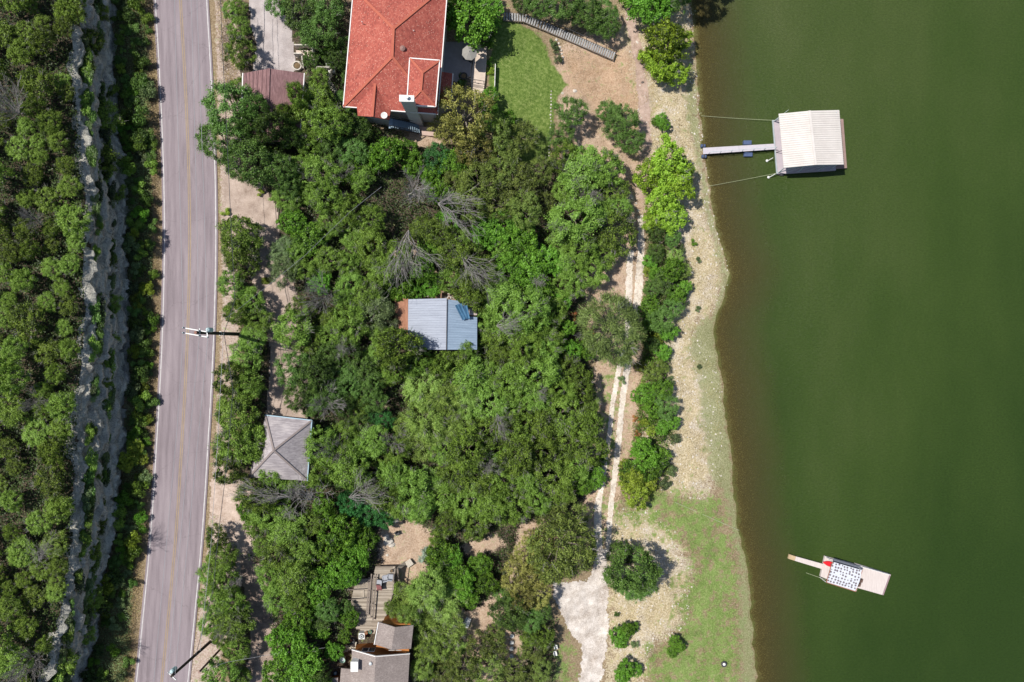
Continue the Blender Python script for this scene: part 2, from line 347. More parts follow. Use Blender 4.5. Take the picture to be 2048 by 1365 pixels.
# silt drifting in from the near bank at the north end, clearer and deeper water to the south east
silt = math_(n, l, 'ADD', math_(n, l, 'MULTIPLY', sp.outputs[1], .0042), math_(n, l, 'MULTIPLY', sp.outputs[0], -.0045))
f = math_(n, l, 'ADD', math_(n, l, 'ADD', math_(n, l, 'MULTIPLY', big.outputs[0], .55), math_(n, l, 'MULTIPLY', mid.outputs[0], .40)), math_(n, l, 'ADD', silt, .24))
wc = ramp(n, l, f, [(.22, (.026, .050, .010)), (.50, (.041, .069, .015)), (.74, (.060, .085, .024)), (.95, (.088, .106, .040))])
wc = mix(n, l, ramp(n, l, fin.outputs[0], [(.35, 0.0), (.68, .62)]), wc, mix(n, l, .62, wc, (.0, .004, .0)))
wc = mix(n, l, math_(n, l, 'SUBTRACT', 1.0, math_(n, l, 'MULTIPLY', at.outputs['Fac'], .95), clamp=True), wc, (.074, .062, .027))
l.new(wc, b.inputs['Base Color']); b.inputs['Roughness'].default_value = .22; b.inputs['IOR'].default_value = 1.33; b.inputs['Specular IOR Level'].default_value = .3
bump(n, l, b, tex(n, l, scale=1.6, detail=5, rough=.75, stretch=(1, 2, 1)).outputs[0], .8, .12)
tr = n.new('ShaderNodeBsdfTransparent'); tr.inputs[0].default_value = (.72, .78, .60, 1)
op = math_(n, l, 'SUBTRACT', 1.0, math_(n, l, 'EXPONENT', math_(n, l, 'MULTIPLY', at.outputs['Fac'], -1.9)))
op = math_(n, l, 'ADD', op, .06, clamp=True)
ms = n.new('ShaderNodeMixShader'); l.new(op, ms.inputs[0]); l.new(tr.outputs[0], ms.inputs[1]); l.new(b.outputs[0], ms.inputs[2]); l.new(ms.outputs[0], n['Material Output'].inputs[0])
link('water', mesh_np('water', np.stack([WXg.ravel(), WYg.ravel(), 0 * WXg.ravel()], 1), wf, m, {'depth': dep.ravel()}, True), kind='structure')
# ------------------------------------------------------------ road
m, n, l, b = newmat('asphalt')
au = n.new('ShaderNodeAttribute'); au.attribute_name = 'across'
fi = tex(n, l, scale=11, detail=5, rough=.8); lo = tex(n, l, scale=.35, detail=5, stretch=(2.5, .35, 1)); st = tex(n, l, scale=2.2, detail=5, rough=.7, stretch=(1, .06, 1))
wl = math_(n, l, 'ABSOLUTE', math_(n, l, 'SINE', math_(n, l, 'MULTIPLY', au.outputs['Fac'], 3.4)))
pat = tex(n, l, scale=.16, detail=6, rough=.75, stretch=(3.5, .5, 1))
v = math_(n, l, 'ADD', math_(n, l, 'ADD', math_(n, l, 'MULTIPLY', fi.outputs[0], .38), math_(n, l, 'MULTIPLY', lo.outputs[0], .30)), math_(n, l, 'ADD', math_(n, l, 'MULTIPLY', st.outputs[0], .30), math_(n, l, 'MULTIPLY', wl, .06)))
c = ramp(n, l, v, [(.38, (.145, .12, .132)), (.52, (.225, .188, .205)), (.68, (.31, .265, .282))])
cr = tex(n, l, 'Voronoi', scale=.13); cr.feature = 'DISTANCE_TO_EDGE'
nz = tex(n, l, scale=1.2, detail=5); nm = n.new('ShaderNodeVectorMath'); nm.operation = 'ADD'; tc = n.new('ShaderNodeTexCoord'); l.new(tc.outputs['Object'], nm.inputs[0]); l.new(nz.outputs['Color'], nm.inputs[1]); l.new(nm.outputs[0], cr.inputs['Vector'])
c = mix(n, l, ramp(n, l, pat.outputs[0], [(.30, .55), (.42, 0.0)]), c, (.12, .10, .108))
ck = math_(n, l, 'LESS_THAN', cr.outputs['Distance'], .0022)
c = mix(n, l, math_(n, l, 'MULTIPLY', ck, .35), c, (.08, .07, .07))
l.new(c, b.inputs['Base Color']); b.inputs['Roughness'].default_value = .85; bump(n, l, b, fi.outputs[0], .4, .02)
M_asph = m
def strip(name, off0, off1, z, mat, parent=None, ncol=1, dash=None, ys=None, jit=0):
    ys = np.arange(-60, 60, .5) if ys is None else ys
    V = []; F = []; A = []
    for i, y in enumerate(ys):
        xc = float(smooth_x(xr, np.array([y]))[0])
        for k in range(ncol + 1):
            o = off0 + (off1 - off0) * k / ncol; jj = jit * (float(fbm(np.array([y * .9]), np.array([o]), 4)[0]) - .5)
            V.append((xc + o + jj, y, z)); A.append(o)
    for i in range(len(ys) - 1):
        for k in range(ncol):
            a = i * (ncol + 1) + k; F.append((a, a + 1, a + ncol + 2, a + ncol + 1))
    return link(name, mesh_np(name, V, F, mat, {'across': A}), parent, **({} if parent else {'kind': 'structure'}))
road = strip('road', -3.62, 3.72, 10.0, M_asph, ncol=14)
M_line = simple('road_paint', (.42, .40, .40), .6, .22, 1.5, 14, c2=(.60, .58, .58), bmp=0)
M_yel = simple('yellow_paint', (.28, .205, .125), .6, .25, 1.2, 14, bmp=0)
for nm, a, bb, mm in (('edge_line', -3.38, -3.26, M_line), ('edge_line', 3.38, 3.51, M_line), ('centre_line', -.17, -.06, M_yel), ('centre_line', .06, .17, M_yel)):
    strip(nm, a, bb, 10.004, mm, road, jit=.03)
# ------------------------------------------------------------ draped sheets with natural edges
def sheet(name, polys, mat, cell=.16, off=.03, noise=3.0, ns=.9, kind='structure', zfun=None):
    polys = polys if isinstance(polys[0], list) else [polys]; VV = []; FF = []; o = 0
    for poly in polys:
        gp = [G(*p) for p in poly]; x0 = min(p.x for p in gp) - .5; x1 = max(p.x for p in gp) + .5; y0 = min(p.y for p in gp) - .5; y1 = max(p.y for p in gp) + .5
        ax = np.arange(x0, x1, cell); ay = np.arange(y0, y1, cell); XX, YY = np.meshgrid(ax, ay); ZZ = terr(XX, YY)
        PXX = XX / ((CAMZ - ZZ) * K) + 1024; PYY = 682.5 - YY / ((CAMZ - ZZ) * K)
        sd = sdp(PXX, PYY, poly) + (fbm(XX * ns, YY * ns, 11, 4) - .5) * 2 * noise + (vn(XX * 7, YY * 7, 2) - .5) * noise * .6
        keep = sd < 0; nn = len(ax)
        cy, cx = np.nonzero(keep[:-1, :-1] & keep[1:, :-1] & keep[:-1, 1:] & keep[1:, 1:])
        qq = cy * nn + cx; F = np.stack([qq, qq + 1, qq + nn + 1, qq + nn], 1); u, inv = np.unique(F, return_inverse=True)
        if not len(u): continue
        VV.append(np.stack([XX.ravel()[u], YY.ravel()[u], ZZ.ravel()[u] + off], 1)); FF.append(inv.reshape(F.shape) + o); o += len(u)
        off += .004
    return link(name, mesh_np(name, np.concatenate(VV), np.concatenate(FF), mat, None, True), kind=kind)
M_white = simple('crushed_limestone', (.36, .29, .235), .95, .22, .7, 7, c2=(.78, .72, .67), bmp=.8)
M_rut = simple('rut_gravel', (.60, .51, .42), .95, .25, 1.4, 6, c2=(.78, .71, .63))
M_conc = simple('stained_concrete', (.36, .265, .21), .9, .38, .55, 9, c2=(.52, .42, .36))
M_conc2 = simple('grey_concrete', (.36, .31, .30), .9, .22, .6, 9, c2=(.50, .45, .44))
M_drive = simple('sandy_drive', (.42, .30, .23), .95, .3, .9, 8, c2=(.60, .49, .42))
LOT = [(1100, 1150), (1130, 1165), (1170, 1160), (1185, 1130), (1195, 1090), (1215, 1100), (1218, 1200), (1215, 1280), (1205, 1365), (1200, 1460), (1155, 1460), (1157, 1365), (1160, 1290), (1135, 1262), (1120, 1225), (1108, 1195)]
rutL = [(1261, 500, 13), (1258, 560, 15), (1257, 610, 15), (1255, 680, 11), (1238, 740, 12), (1226, 800, 11), (1221, 850, 11), (1212, 910, 11), (1206, 960, 11), (1196, 1010, 17), (1195, 1060, 17), (1200, 1110, 13)]
rutR = [(1281, 430, 13), (1283, 480, 14), (1281, 520, 16), (1277, 580, 18), (1272, 625, 16), (1262, 690, 13), (1252, 750, 14), (1243, 820, 13), (1237, 880, 13), (1231, 940, 13), (1223, 1000, 13), (1218, 1060, 12), (1216, 1110, 12)]
sheet('dirt_track', [ribbon(rutL, 9), ribbon(rutR, 9)], M_rut, .12, .025, 1.8, 1.6)
sheet('gravel_lot', LOT, M_white, .13, .04, 8.0, .8)
sheet('upper_track', ribbon([(1270, -60, 20), (1262, 40, 22), (1278, 120, 22), (1290, 220, 26), (1290, 320, 26), (1278, 400, 26)], 24), simple('pink_dirt', (.40, .27, .21), .95, .25, 1, 8, c2=(.55, .42, .35)), .15, .02, 5, .8)
sheet('concrete_driveway', [(496, -30), (545, -40), (585, 60), (592, 120), (590, 165), (500, 165), (512, 90), (500, 50)], M_conc2, .2, .03, .8)
sheet('lower_driveway', [(444, 352), (520, 360), (555, 410), (562, 470), (600, 600), (612, 700), (620, 760), (617, 845), (530, 845), (540, 700), (520, 600), (500, 560), (470, 470), (452, 445)], M_conc, .2, .03, 2.0)
sheet('sandy_driveway', [(420, 960), (445, 930), (468, 965), (500, 1010), (505, 1100), (480, 1110), (450, 1040), (418, 1025)], M_drive, .2, .03, 2.0)
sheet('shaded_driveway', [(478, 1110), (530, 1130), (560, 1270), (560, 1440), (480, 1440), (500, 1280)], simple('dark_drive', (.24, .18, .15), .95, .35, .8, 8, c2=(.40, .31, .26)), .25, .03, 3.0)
# ------------------------------------------------------------ limestone cliff
m, n, l, b = newmat('limestone_cliff')
s1 = tex(n, l, scale=1.3, detail=7, rough=.7, stretch=(.6, .25, 3.6)); s2 = tex(n, l, scale=6, detail=5, rough=.75, stretch=(1, 1, 1.6))
s3 = tex(n, l, scale=.5, detail=5, rough=.7, stretch=(2, .5, 5))
v = math_(n, l, 'ADD', math_(n, l, 'ADD', math_(n, l, 'MULTIPLY', s1.outputs[0], .4), math_(n, l, 'MULTIPLY', s2.outputs[0], .38)), math_(n, l, 'MULTIPLY', s3.outputs[0], .22))
c = ramp(n, l, v, [(.38, (.10, .09, .07)), (.455, (.40, .38, .33)), (.53, (.66, .63, .54)), (.64, (.86, .82, .72))])
l.new(c, b.inputs['Base Color']); b.inputs['Roughness'].default_value = .95; bump(n, l, b, s2.outputs[0], 1.0, .3)
cy = np.arange(-60, 60, .17); NV = 84
u = np.linspace(0, 1, NV); YY, UU = np.meshgrid(cy, u, indexing='ij')
xb = xcb(YY) + .15; xt = np.minimum(xct(YY), xcb(YY) - .35)
zb = terr(xb + .25, YY); zt = 17.0 + (fbm(YY * .25, YY * 0, 21) - .5) * .9
l1 = .38 + .12 * (fbm(YY * .12, YY * 0, 31) - .5); l2 = .72 + .1 * (fbm(YY * .15, YY * 0, 33) - .5)
prof = .30 * np.clip((UU - l1) / .02, 0, 1) + .35 * np.clip((UU - l2) / .02, 0, 1) + .35 * UU
lay = np.floor(UU * 15 + fbm(YY * .10, YY * 0, 51) * 3.0); strata = 1.35 * (vn(lay * 7.31, YY * .32, 52) - .5) + .5 * (vn(lay * 3.17, YY * 1.3, 53) - .5)
blk = np.floor(YY * .8 + lay * .37 + fbm(YY * .3, YY * 0, 57)); hsh = lambda p_, q_: np.modf(np.abs(np.sin(p_ * 12.9898 + q_ * 78.233) * 43758.5453))[0]
XX = xb + (xt - .4 - xb) * prof + strata * .75 + (hsh(blk, lay) - .5) * .75 + (fbm(YY * .7, UU * 3, 43) - .5) * 1.2 + (fbm(YY * 4, UU * 30, 47) - .5) * .4
XX = np.where(UU > .985, np.minimum(XX, xt) - 1.0, XX)
ZZ = zb - .15 + (zt - zb) * UU + (fbm(YY * 2, UU * 9, 44) - .5) * .25
nc = NV; iy, ix = np.meshgrid(np.arange(len(cy) - 1), np.arange(nc - 1), indexing='ij'); q = (iy * nc + ix).ravel()
link('cliff', mesh_np('cliff', np.stack([XX.ravel(), YY.ravel(), ZZ.ravel()], 1), np.stack([q, q + nc, q + nc + 1, q + 1], 1), m, None, False), kind='structure')
# ------------------------------------------------------------ building materials
M_fascia = simple('white_trim', (.72, .70, .68), .6, .1, 3, 20, bmp=.1)
M_stucco = simple('pale_stucco', (.50, .47, .43), .9, .12, 1.5, 14)
M_glass = simple('window_glass', (.03, .04, .05), .12, .3, 2, 5, bmp=0)
M_wood = simple('weathered_wood', (.30, .25, .21), .85, .3, 1.2, 9, stretch=(1, 6, 1))
M_rail = simple('rail_wood', (.20, .165, .14), .85, .3, 2, 12)
M_dark = simple('dark_metal', (.05, .05, .055), .6, .3, 3, 16)
M_pole = simple('creosote_pole', (.045, .035, .03), .9, .35, 2, 20)
M_galv = simple('galvanised_steel', (.55, .57, .58), .45, .15, 3, 20, .3)
M_ac = simple('white_enamel', (.68, .68, .66), .5, .08, 3, 20, bmp=.05)
M_stone = simple('pale_limestone', (.45, .40, .34), .95, .3, 2.2, 11, c2=(.72, .67, .60), bmp=.8)
M_tan = simple('patio_stone', (.50, .40, .33), .9, .16, 1.2, 12, c2=(.64, .54, .46))
M_tile_shade = simple('shaded_patio_tile', (.33, .30, .30), .9, .15, 1.4, 12)  # tile grey has the house shadow on the terrace put into its colour
M_planter = simple('planter_soil', (.16, .11, .06), .95, .4, 2, 10)
def roofmat(name, lo, mid, hi, spec=None, fx=(6, 2.2, 6), bl=None):
    m, n, l, b = newmat(name)
    t1 = tex(n, l, scale=1.0, detail=4, rough=.7, stretch=fx); t2 = tex(n, l, scale=.5, detail=5); v = tex(n, l, 'Voronoi', scale=1.0, stretch=(fx[0] * .8, fx[1] * 2, 4))
    f = math_(n, l, 'ADD', math_(n, l, 'MULTIPLY', t1.outputs[0], .45), math_(n, l, 'MULTIPLY', t2.outputs[0], .35)); f = math_(n, l, 'ADD', f, math_(n, l, 'MULTIPLY', v.outputs['Color'], .2))
    c = ramp(n, l, f, [(.34, lo), (.52, mid), (.68, hi)])
    if spec:
        s = tex(n, l, 'Voronoi', scale=1.0, stretch=(3.6, 4.2, 4)); g = math_(n, l, 'LESS_THAN', s.outputs['Distance'], .19)
        c = mix(n, l, math_(n, l, 'MULTIPLY', g, .75), c, spec)
    l.new(c, b.inputs['Base Color']); b.inputs['Roughness'].default_value = .9; bump(n, l, b, t1.outputs[0], .5, .05); return m
M_red = roofmat('red_shingles', (.20, .050, .040), (.345, .088, .066), (.44, .145, .105), (.60, .35, .27))
M_redcap = simple('red_ridge_shingle', (.40, .115, .075), .9, .12, 2, 10)
M_mauve = roofmat('mauve_shingles', (.14, .078, .080), (.215, .122, .124), (.29, .18, .18), None, (12, 1.2, 5))
M_greyr = roofmat('grey_shingles', (.22, .195, .205), (.35, .315, .325), (.50, .455, .45), None, (1.2, 7, 5))
M_brownr = roofmat('taupe_shingles', (.17, .14, .13), (.25, .21, .195), (.35, .30, .28), None, (7, 7, 5))
def gut(mb, pts, wd=.12, ht=.18):
    for a, b_ in zip(pts, pts[1:]): mb.bar(a, b_, wd, ht)
    return mb
def V(px, py, z): return W(px, py, z)
def inset(poly, dd):
    c = sum((Vector(p) for p in poly), Vector((0, 0, 0))) / len(poly); out = []
    for p in poly:
        p = Vector(p); v = p - c; s = Vector((math.copysign(dd, v.x), math.copysign(dd, v.y), 0)); out.append(p - s)
    return out
def windowp(parent, c, wd, ht, axis='x', nrm=-1, panes=2, frame=M_fascia):   # window proud of a wall; axis x: wall runs along x, nrm sign of outward
    f = MB(); g = MB(); x, y, z = c; t = .08
    if axis == 'x':
        f.box((x, y, z), (wd, t, ht)); fo = f.build('window', frame, parent)
        for k in range(panes):
            pw = wd / panes; g.box((x - wd / 2 + pw * (k + .5), y + nrm * .05, z), (pw - .12, .03, ht - .14))
    else:
        f.box((x, y, z), (t, wd, ht)); fo = f.build('window', frame, parent)
        for k in range(panes):
            pw = wd / panes; g.box((x + nrm * .05, y - wd / 2 + pw * (k + .5), z), (.03, pw - .12, ht - .14))
    g.build('pane', M_glass, fo); return fo
# ------------------------------------------------------------ red roofed house
h = thing('red_roofed_house', 'large two-storey house with red shingled hip roof and white gutters beside the lawn', 'house', G(790, 140))
ze = 12.0; zg = 6.3
NW, NE, SE, SW = V(707, -22, ze), V(896, -32, ze), V(875.5, 229, ze), V(686.5, 214, ze)
A1, A2 = V(787, 58, 14.7), V(784.5, 114, 14.7)
n0 = V(782, 222, ze); n1 = V(808, 225, ze)
wl_ = [SW + Vector((.5, .5, 0)), NW + Vector((.5, -.5, 0)), NE + Vector((-.5, -.5, 0)), SE + Vector((-.5, .7, 0))]
mb = MB(); mb.prism([(p.x, p.y) for p in wl_], zg - 1.2, ze - .1)
wing = [V(715, 205, ze), V(715, 231, ze), V(778, 239, ze), V(780, 205, ze)]
wi = [wing[0] + Vector((.4, 0, 0)), wing[1] + Vector((.4, .5, 0)), wing[2] + Vector((-.4, .5, 0)), wing[3] + Vector((-.4, 0, 0))]
mb.prism([(p.x, p.y) for p in wi], zg - 1.2, ze - .1); wall = mb.build('wall', M_stucco, h)
roof = MB(); roof.slab([[NW, SW, A2, A1], [NE, NW, A1], [SE, NE, A1, A2], [SW, SE, A2]], .18).build('roof', M_red, h)
gt = MB(); gut(gt, [NW, SW, V(714, 216, ze)]); gut(gt, [n0, SE, NE])
gt.build('gutter', M_fascia, h)
rc = MB()
for a, b_ in ((A1, A2), (A2, SW), (A2, SE), (A1, NE), (A1, NW)): rc.bar(a + Vector((0, 0, .04)), b_ + Vector((0, 0, .04)), .32, .06)
rc.build('ridge_cap', M_redcap, h)
wr0, wr1 = V(751, 158, 13.25), V(744.5, 234, 13.25)
wA, wB, wC, wD = V(712, 196, ze + .12), V(715.5, 232, ze), V(778.5, 240, ze), V(783, 204, ze + .12)
MB().slab([[wr0, wr1, wB, wA], [wr1, wr0, wD, wC]], .18).build('wing_roof', M_red, h)
MB().bar(wr0 + Vector((0, 0, .04)), wr1 + Vector((0, 0, .04)), .3, .06).build('ridge_cap', M_redcap, h)
mb = MB(); mb.add([Vector((wi[1].x, wi[1].y, ze - .1)), Vector((wi[2].x, wi[2].y, ze - .1)), Vector((wr1.x, wi[1].y, 13.0)), Vector((wi[1].x, wi[1].y + .2, ze - .1)), Vector((wi[2].x, wi[2].y + .2, ze - .1)), Vector((wr1.x, wi[1].y + .2, 13.0))], [(0, 1, 2), (5, 4, 3), (0, 3, 4, 1), (1, 4, 5, 2), (2, 5, 3, 0)]); mb.build('gable', M_stucco, h)
for k in range(3):
    p = Vector((wi[1].x + 1.0 + k * .95, wi[1].y - .02, 11.2)); windowp(h, p, .62, .9, 'x', -1, 1, M_fascia)
# raised roof
zr_ = 13.9
B = [V(819.5, 117, zr_), V(879.5, 121.5, zr_), V(871.5, 214, zr_), V(813.5, 210.5, zr_)]
r0, r1 = V(845, 146, 14.9), V(842, 181, 14.9)
MB().prism([(p.x, p.y) for p in inset(B, .35)], 12.0, zr_ - .1).build('upper_wall', M_stucco, h)
MB().slab([[B[0], B[3], r1, r0], [B[1], B[0], r0], [B[2], B[1], r0, r1], [B[3], B[2], r1]], .16).build('raised_roof', M_red, h)
gut(MB(), [B[0], B[1], B[2], B[3], B[0]], .13, .2).build('gutter', M_fascia, h)
rc = MB()
for a, b_ in ((r0, r1), (r0, B[0]), (r0, B[1]), (r1, B[2]), (r1, B[3])): rc.bar(a + Vector((0, 0, .04)), b_ + Vector((0, 0, .04)), .26, .05)
rc.build('ridge_cap', M_redcap, h)
# lower east roof
L = [V(878, 143, 10.2), V(906, 147.5, 9.3), V(902, 205, 9.3), V(873, 211, 10.2)]
MB().slab([L], .15).build('lean_to_roof', M_red, h)
gut(MB(), [L[1], L[2]], .12, .18).build('gutter', M_fascia, h)
MB().prism([(L[0].x, L[0].y), (L[1].x - .4, L[1].y - .3), (L[2].x - .4, L[2].y + .3), (L[3].x, L[3].y)], 4.5, 9.1).build('lean_to_wall', M_stucco, h)
# chimney
ct = [V(798.5, 190, 16.4), V(828.5, 191.5, 16.4), V(828, 204, 16.4), V(798.5, 203.5, 16.4)]
cb_ = inset(ct, .12)
ch = MB().prism([(p.x, p.y) for p in cb_], zg - 1, 16.25).build('chimney', M_stucco, h)
MB().prism([(p.x, p.y) for p in ct], 16.2, 16.42).build('chimney_cap', M_ac, ch)
MB().lathe(((ct[0].x + ct[2].x) / 2 + .1, (ct[0].y + ct[2].y) / 2, 16.42), [(.14, 0), (.14, .35), (.24, .36), (.2, .46)], 10).build('flue', M_galv, ch)
p = V(804, 94.5, 14.6); MB().lathe((p.x, p.y, 13.6), [(.16, 0), (.16, .5), (.36, .55), (.36, .68), (.1, .85)], 14).build('roof_vent', simple('vent_brown', (.25, .15, .13), .6, .1), h)
p = V(770, 231.5, 12.9); dm = MB().lathe((p.x - .1, p.y, 12.9), [(.05, -.12), (.28, -.02), (.42, .1), (.40, .1), (.05, -.08)], 16)
dm.bar((p.x, p.y, 12.3), (p.x, p.y, 12.85), .05); dm.bar((p.x, p.y, 12.9), (p.x - .2, p.y + .3, 13.25), .03); dm.build('satellite_dish', M_ac, h)
for px, py in ((827, 60), (762, 77), (722, 40)):
    p = V(px, py, 14); MB().lathe((p.x, p.y, 13.3 if px != 827 else 13.6), [(.05, -.6), (.05, .25)], 8).build('vent_pipe', M_ac, h)
# outside stair on the south wall
st = thing('outdoor_stair', 'steep blue-grey outdoor stair running down the south wall of the red-roofed house', 'stairs', V(815, 245, 7))
a0, a1 = V(782, 237, 10.6), V(838, 249, 7.0); wv = Vector((0, -1.25, 0)); M_blue = simple('blue_grey_paint', (.20, .27, .33), .8, .15)
for k in range(13):
    p = a0.lerp(a1, (k + .5) / 13); MB().box((p.x, p.y + wv.y / 2, p.z), (.34, 1.2, .06), math.atan2((a1 - a0).y, (a1 - a0).x)).build('tread', M_blue, st)
for s_ in (0, 1):
    o = wv * s_; MB().bar(a0 + o, a1 + o, .08, .3).build('stringer', M_dark, st)
    mb = MB(); mb.bar(a0 + o + Vector((0, 0, 1)), a1 + o + Vector((0, 0, 1)), .07)
    for k in range(7): q_ = a0.lerp(a1, k / 6) + o; mb.bar(q_, q_ + Vector((0, 0, 1)), .05)
    mb.build('railing', M_dark, st)
MB().prism([(a0.x - .3, a0.y + .1), (a0.x + .2, a0.y + .1), (a0.x + .2, a0.y - 1.3), (a0.x - .3, a0.y - 1.3)], 10.4, 10.55).build('landing', M_blue, st)
def pad(name, pts, mat, h_=.08, zs=None, **kw):
    mb = MB(); P = [G(*p) for p in pts]; z1 = max(p.z for p in P) + h_ if zs is None else zs
    P = [W(a, b_, z1) for a, b_ in pts]
    mb.prism([(p.x, p.y) for p in P], z1 - 1.6, z1); return mb.build(name, mat, **kw), z1
pad('lower_patio', [(832, 252), (862, 255), (873, 262), (872, 273), (838, 270)], simple('pink_patio', (.46, .34, .29), .9, .2), .06, kind='structure')
# east patio, walk, umbrella, planting wall
o, zp = pad('patio', [(884, 84), (940, 84), (946, 100), (940, 152), (912, 165), (884, 150)], M_tile_shade, .1, kind='structure')
o, zp2 = pad('garden_walk', [(946, 84), (973, 92), (973, 120), (970, 160), (966, 190), (944, 190), (941, 152), (947, 120)], M_tan, .14, kind='structure')
um = thing('patio_umbrella', 'grey octagonal patio umbrella open over the terrace right of the red roof', 'umbrella', W(940, 108, zp))
p = W(939, 106, zp + 2.5)
mb = MB(); vs = [(p.x, p.y, p.z + .5)] + [(p.x + 1.05 * math.cos(t * math.pi / 4 + .3), p.y + 1.05 * math.sin(t * math.pi / 4 + .3), p.z) for t in range(8)]
vs2 = [(a, b_, c_ - .05) for a, b_, c_ in vs]; mb.add(vs + vs2, [(0, i, i % 8 + 1) for i in range(1, 9)] + [(9, i % 8 + 10, i + 9) for i in range(1, 9)] + [(i, i + 9, i % 8 + 10, i % 8 + 1) for i in range(1, 9)])
mb.build('canopy', simple('umbrella_cloth', (.26, .25, .23), .9, .1), um); MB().tube([(p.x, p.y, zp), (p.x, p.y, p.z + .6)], .03).build('pole', M_dark, um); MB().lathe((p.x, p.y, zp), [(.3, 0), (.3, .1), (.05, .14)]).build('base', M_dark, um)
for k, (px, py, lab) in enumerate(((931, 118, 'dark metal garden chair just left of the grey patio umbrella'), (928, 155, 'dark round planter pot at the south end of the tiled patio'))):
    p = W(px, py, zp)
    if k == 0:
        c_ = thing('garden_chair', lab, 'chair', p, None); MB().box((p.x, p.y, zp + .43), (.5, .5, .06)).build('seat', M_dark, c_); MB().box((p.x - .25, p.y, zp + .7), (.05, .5, .5)).build('backrest', M_dark, c_)
        for sx in (-.2, .2):
            for sy in (-.2, .2): MB().bar((p.x + sx, p.y + sy, zp), (p.x + sx, p.y + sy, zp + .42), .04).build('leg', M_dark, c_)
    else:
        c_ = thing('plant_pot', lab, 'plant pot', p); MB().lathe((p.x, p.y, zp), [(.3, 0), (.45, .5), (.5, .52), (.38, .46)]).build('pot', M_dark, c_)
        MB().lathe((p.x, p.y, zp + .45), [(.36, 0), (.3, .04)]).build('soil', M_planter, c_)
rl = thing('patio_railing', 'dark three-rail handrail crossing the beige garden walk below the umbrella', 'railing', W(955, 168, zp2))
for k, (x0, x1, y0, y1) in enumerate(((933, 970, 157, 163), (933, 968, 163, 169), (932, 966, 169, 175))):
    z_ = zp2 + .95 - k * .3; MB().bar(W(x0, y0, z_), W(x1, y1, z_), .06).build('rail', M_dark, rl)
for t in (0, .5, 1): q_ = W(933 + 35 * t, 163 + 6 * t, zp2); MB().bar(q_, q_ + Vector((0, 0, 1.0)), .06).build('post', M_dark, rl)
def wallline(name, label, cat, pts, th, ht, mat, grp=None, stones=False):
    o = thing(name, label, cat, G(*pts[0])); mb = MB()
    if stones:
        tot = []
        for a, b_ in zip(pts, pts[1:]):
            L_ = math.hypot(b_[0] - a[0], b_[1] - a[1]); nseg = max(1, int(L_ / 6))
            tot += [(a[0] + (b_[0] - a[0]) * k / nseg, a[1] + (b_[1] - a[1]) * k / nseg) for k in range(nseg)]
        for (x_, y_) in tot:
            p = G(x_ + rnd.uniform(-1, 1), y_); r_ = th * rnd.uniform(.4, .65)
            mb.lathe((p.x, p.y, p.z - .15), [(r_ * .7, 0), (r_, ht * .4), (r_ * .9, ht * .8), (r_ * .4, ht * rnd.uniform(.95, 1.25))], 7)
        mb.build('stones', mat, o)
    else:
        for a, b_ in zip(pts, pts[1:]):
            A_, B_ = G(*a), G(*b_); z_ = max(A_.z, B_.z) + ht
            mb.bar(Vector((A_.x, A_.y, (A_.z + z_) / 2 - .3)), Vector((B_.x, B_.y, (B_.z + z_) / 2 - .3)), th, z_ - min(A_.z, B_.z) + .4)
        mb.build('masonry', mat, o)
    return o
wallline('garden_wall', 'white rendered garden wall running down from the beige walk into olive tree', 'wall', [(966, 188), (965, 215), (966, 242), (963, 262)], .3, .8, M_stone)
wallline('stone_edging', 'line of pale stones along the right edge of the lawn', 'stone edging', [(1103, 183), (1102, 230), (1101, 275), (1097, 318)], .26, .22, M_stone, stones=True)
wallline('white_fence', 'thin white fence along the left edge of the lawn', 'fence', [(991, 134), (990, 165), (989, 196)], .08, .9, M_fascia)
# ------------------------------------------------------------ garage with mauve roof
g = thing('garage', 'garage with mauve gable roof at the end of the concrete driveway', 'garage', G(545, 200))
ga, gb, gc = V(486, 147, 12.2), V(538, 137.5, 13.3), V(609, 147, 12.2); gd, ge, gf = V(482, 282, 12.2), V(534, 284, 13.3), V(600, 282, 12.2)
MB().prism([(ga.x + .4, ga.y - .4), (gc.x - .4, gc.y - .4), (gf.x - .4, gf.y + .4), (gd.x + .4, gd.y + .4)], 7.5, 12.05).build('wall', M_stucco, g)
MB().slab([[ga, gd, ge, gb], [gc, gb, ge, gf]], .15).build('roof', M_mauve, g)
mb = MB()
for k in range(6):
    t = k / 6 + .08; mb.bar(ga.lerp(gb, t) + Vector((0, 0, .03)), gd.lerp(ge, t) + Vector((0, 0, .03)), .06, .05)
mb.build('roof_seams', simple('seam_mauve', (.17, .09, .095), .7), g)
MB().bar(gb + Vector((0, 0, .05)), ge + Vector((0, 0, .05)), .3, .07).build('ridge_cap', M_mauve, g)
gut(MB(), [ga, gd], .13, .2).build('gutter', M_fascia, g); gut(MB(), [gc, gf], .1, .2).build('gutter', M_fascia, g)
gx0, gx1, gyy = ga.x + .9, gc.x - .9, ga.y - .38
MB().box(((gx0 + gx1) / 2, gyy, 10.7), (5.6, .08, 2.3)).build('garage_door', M_fascia, g)
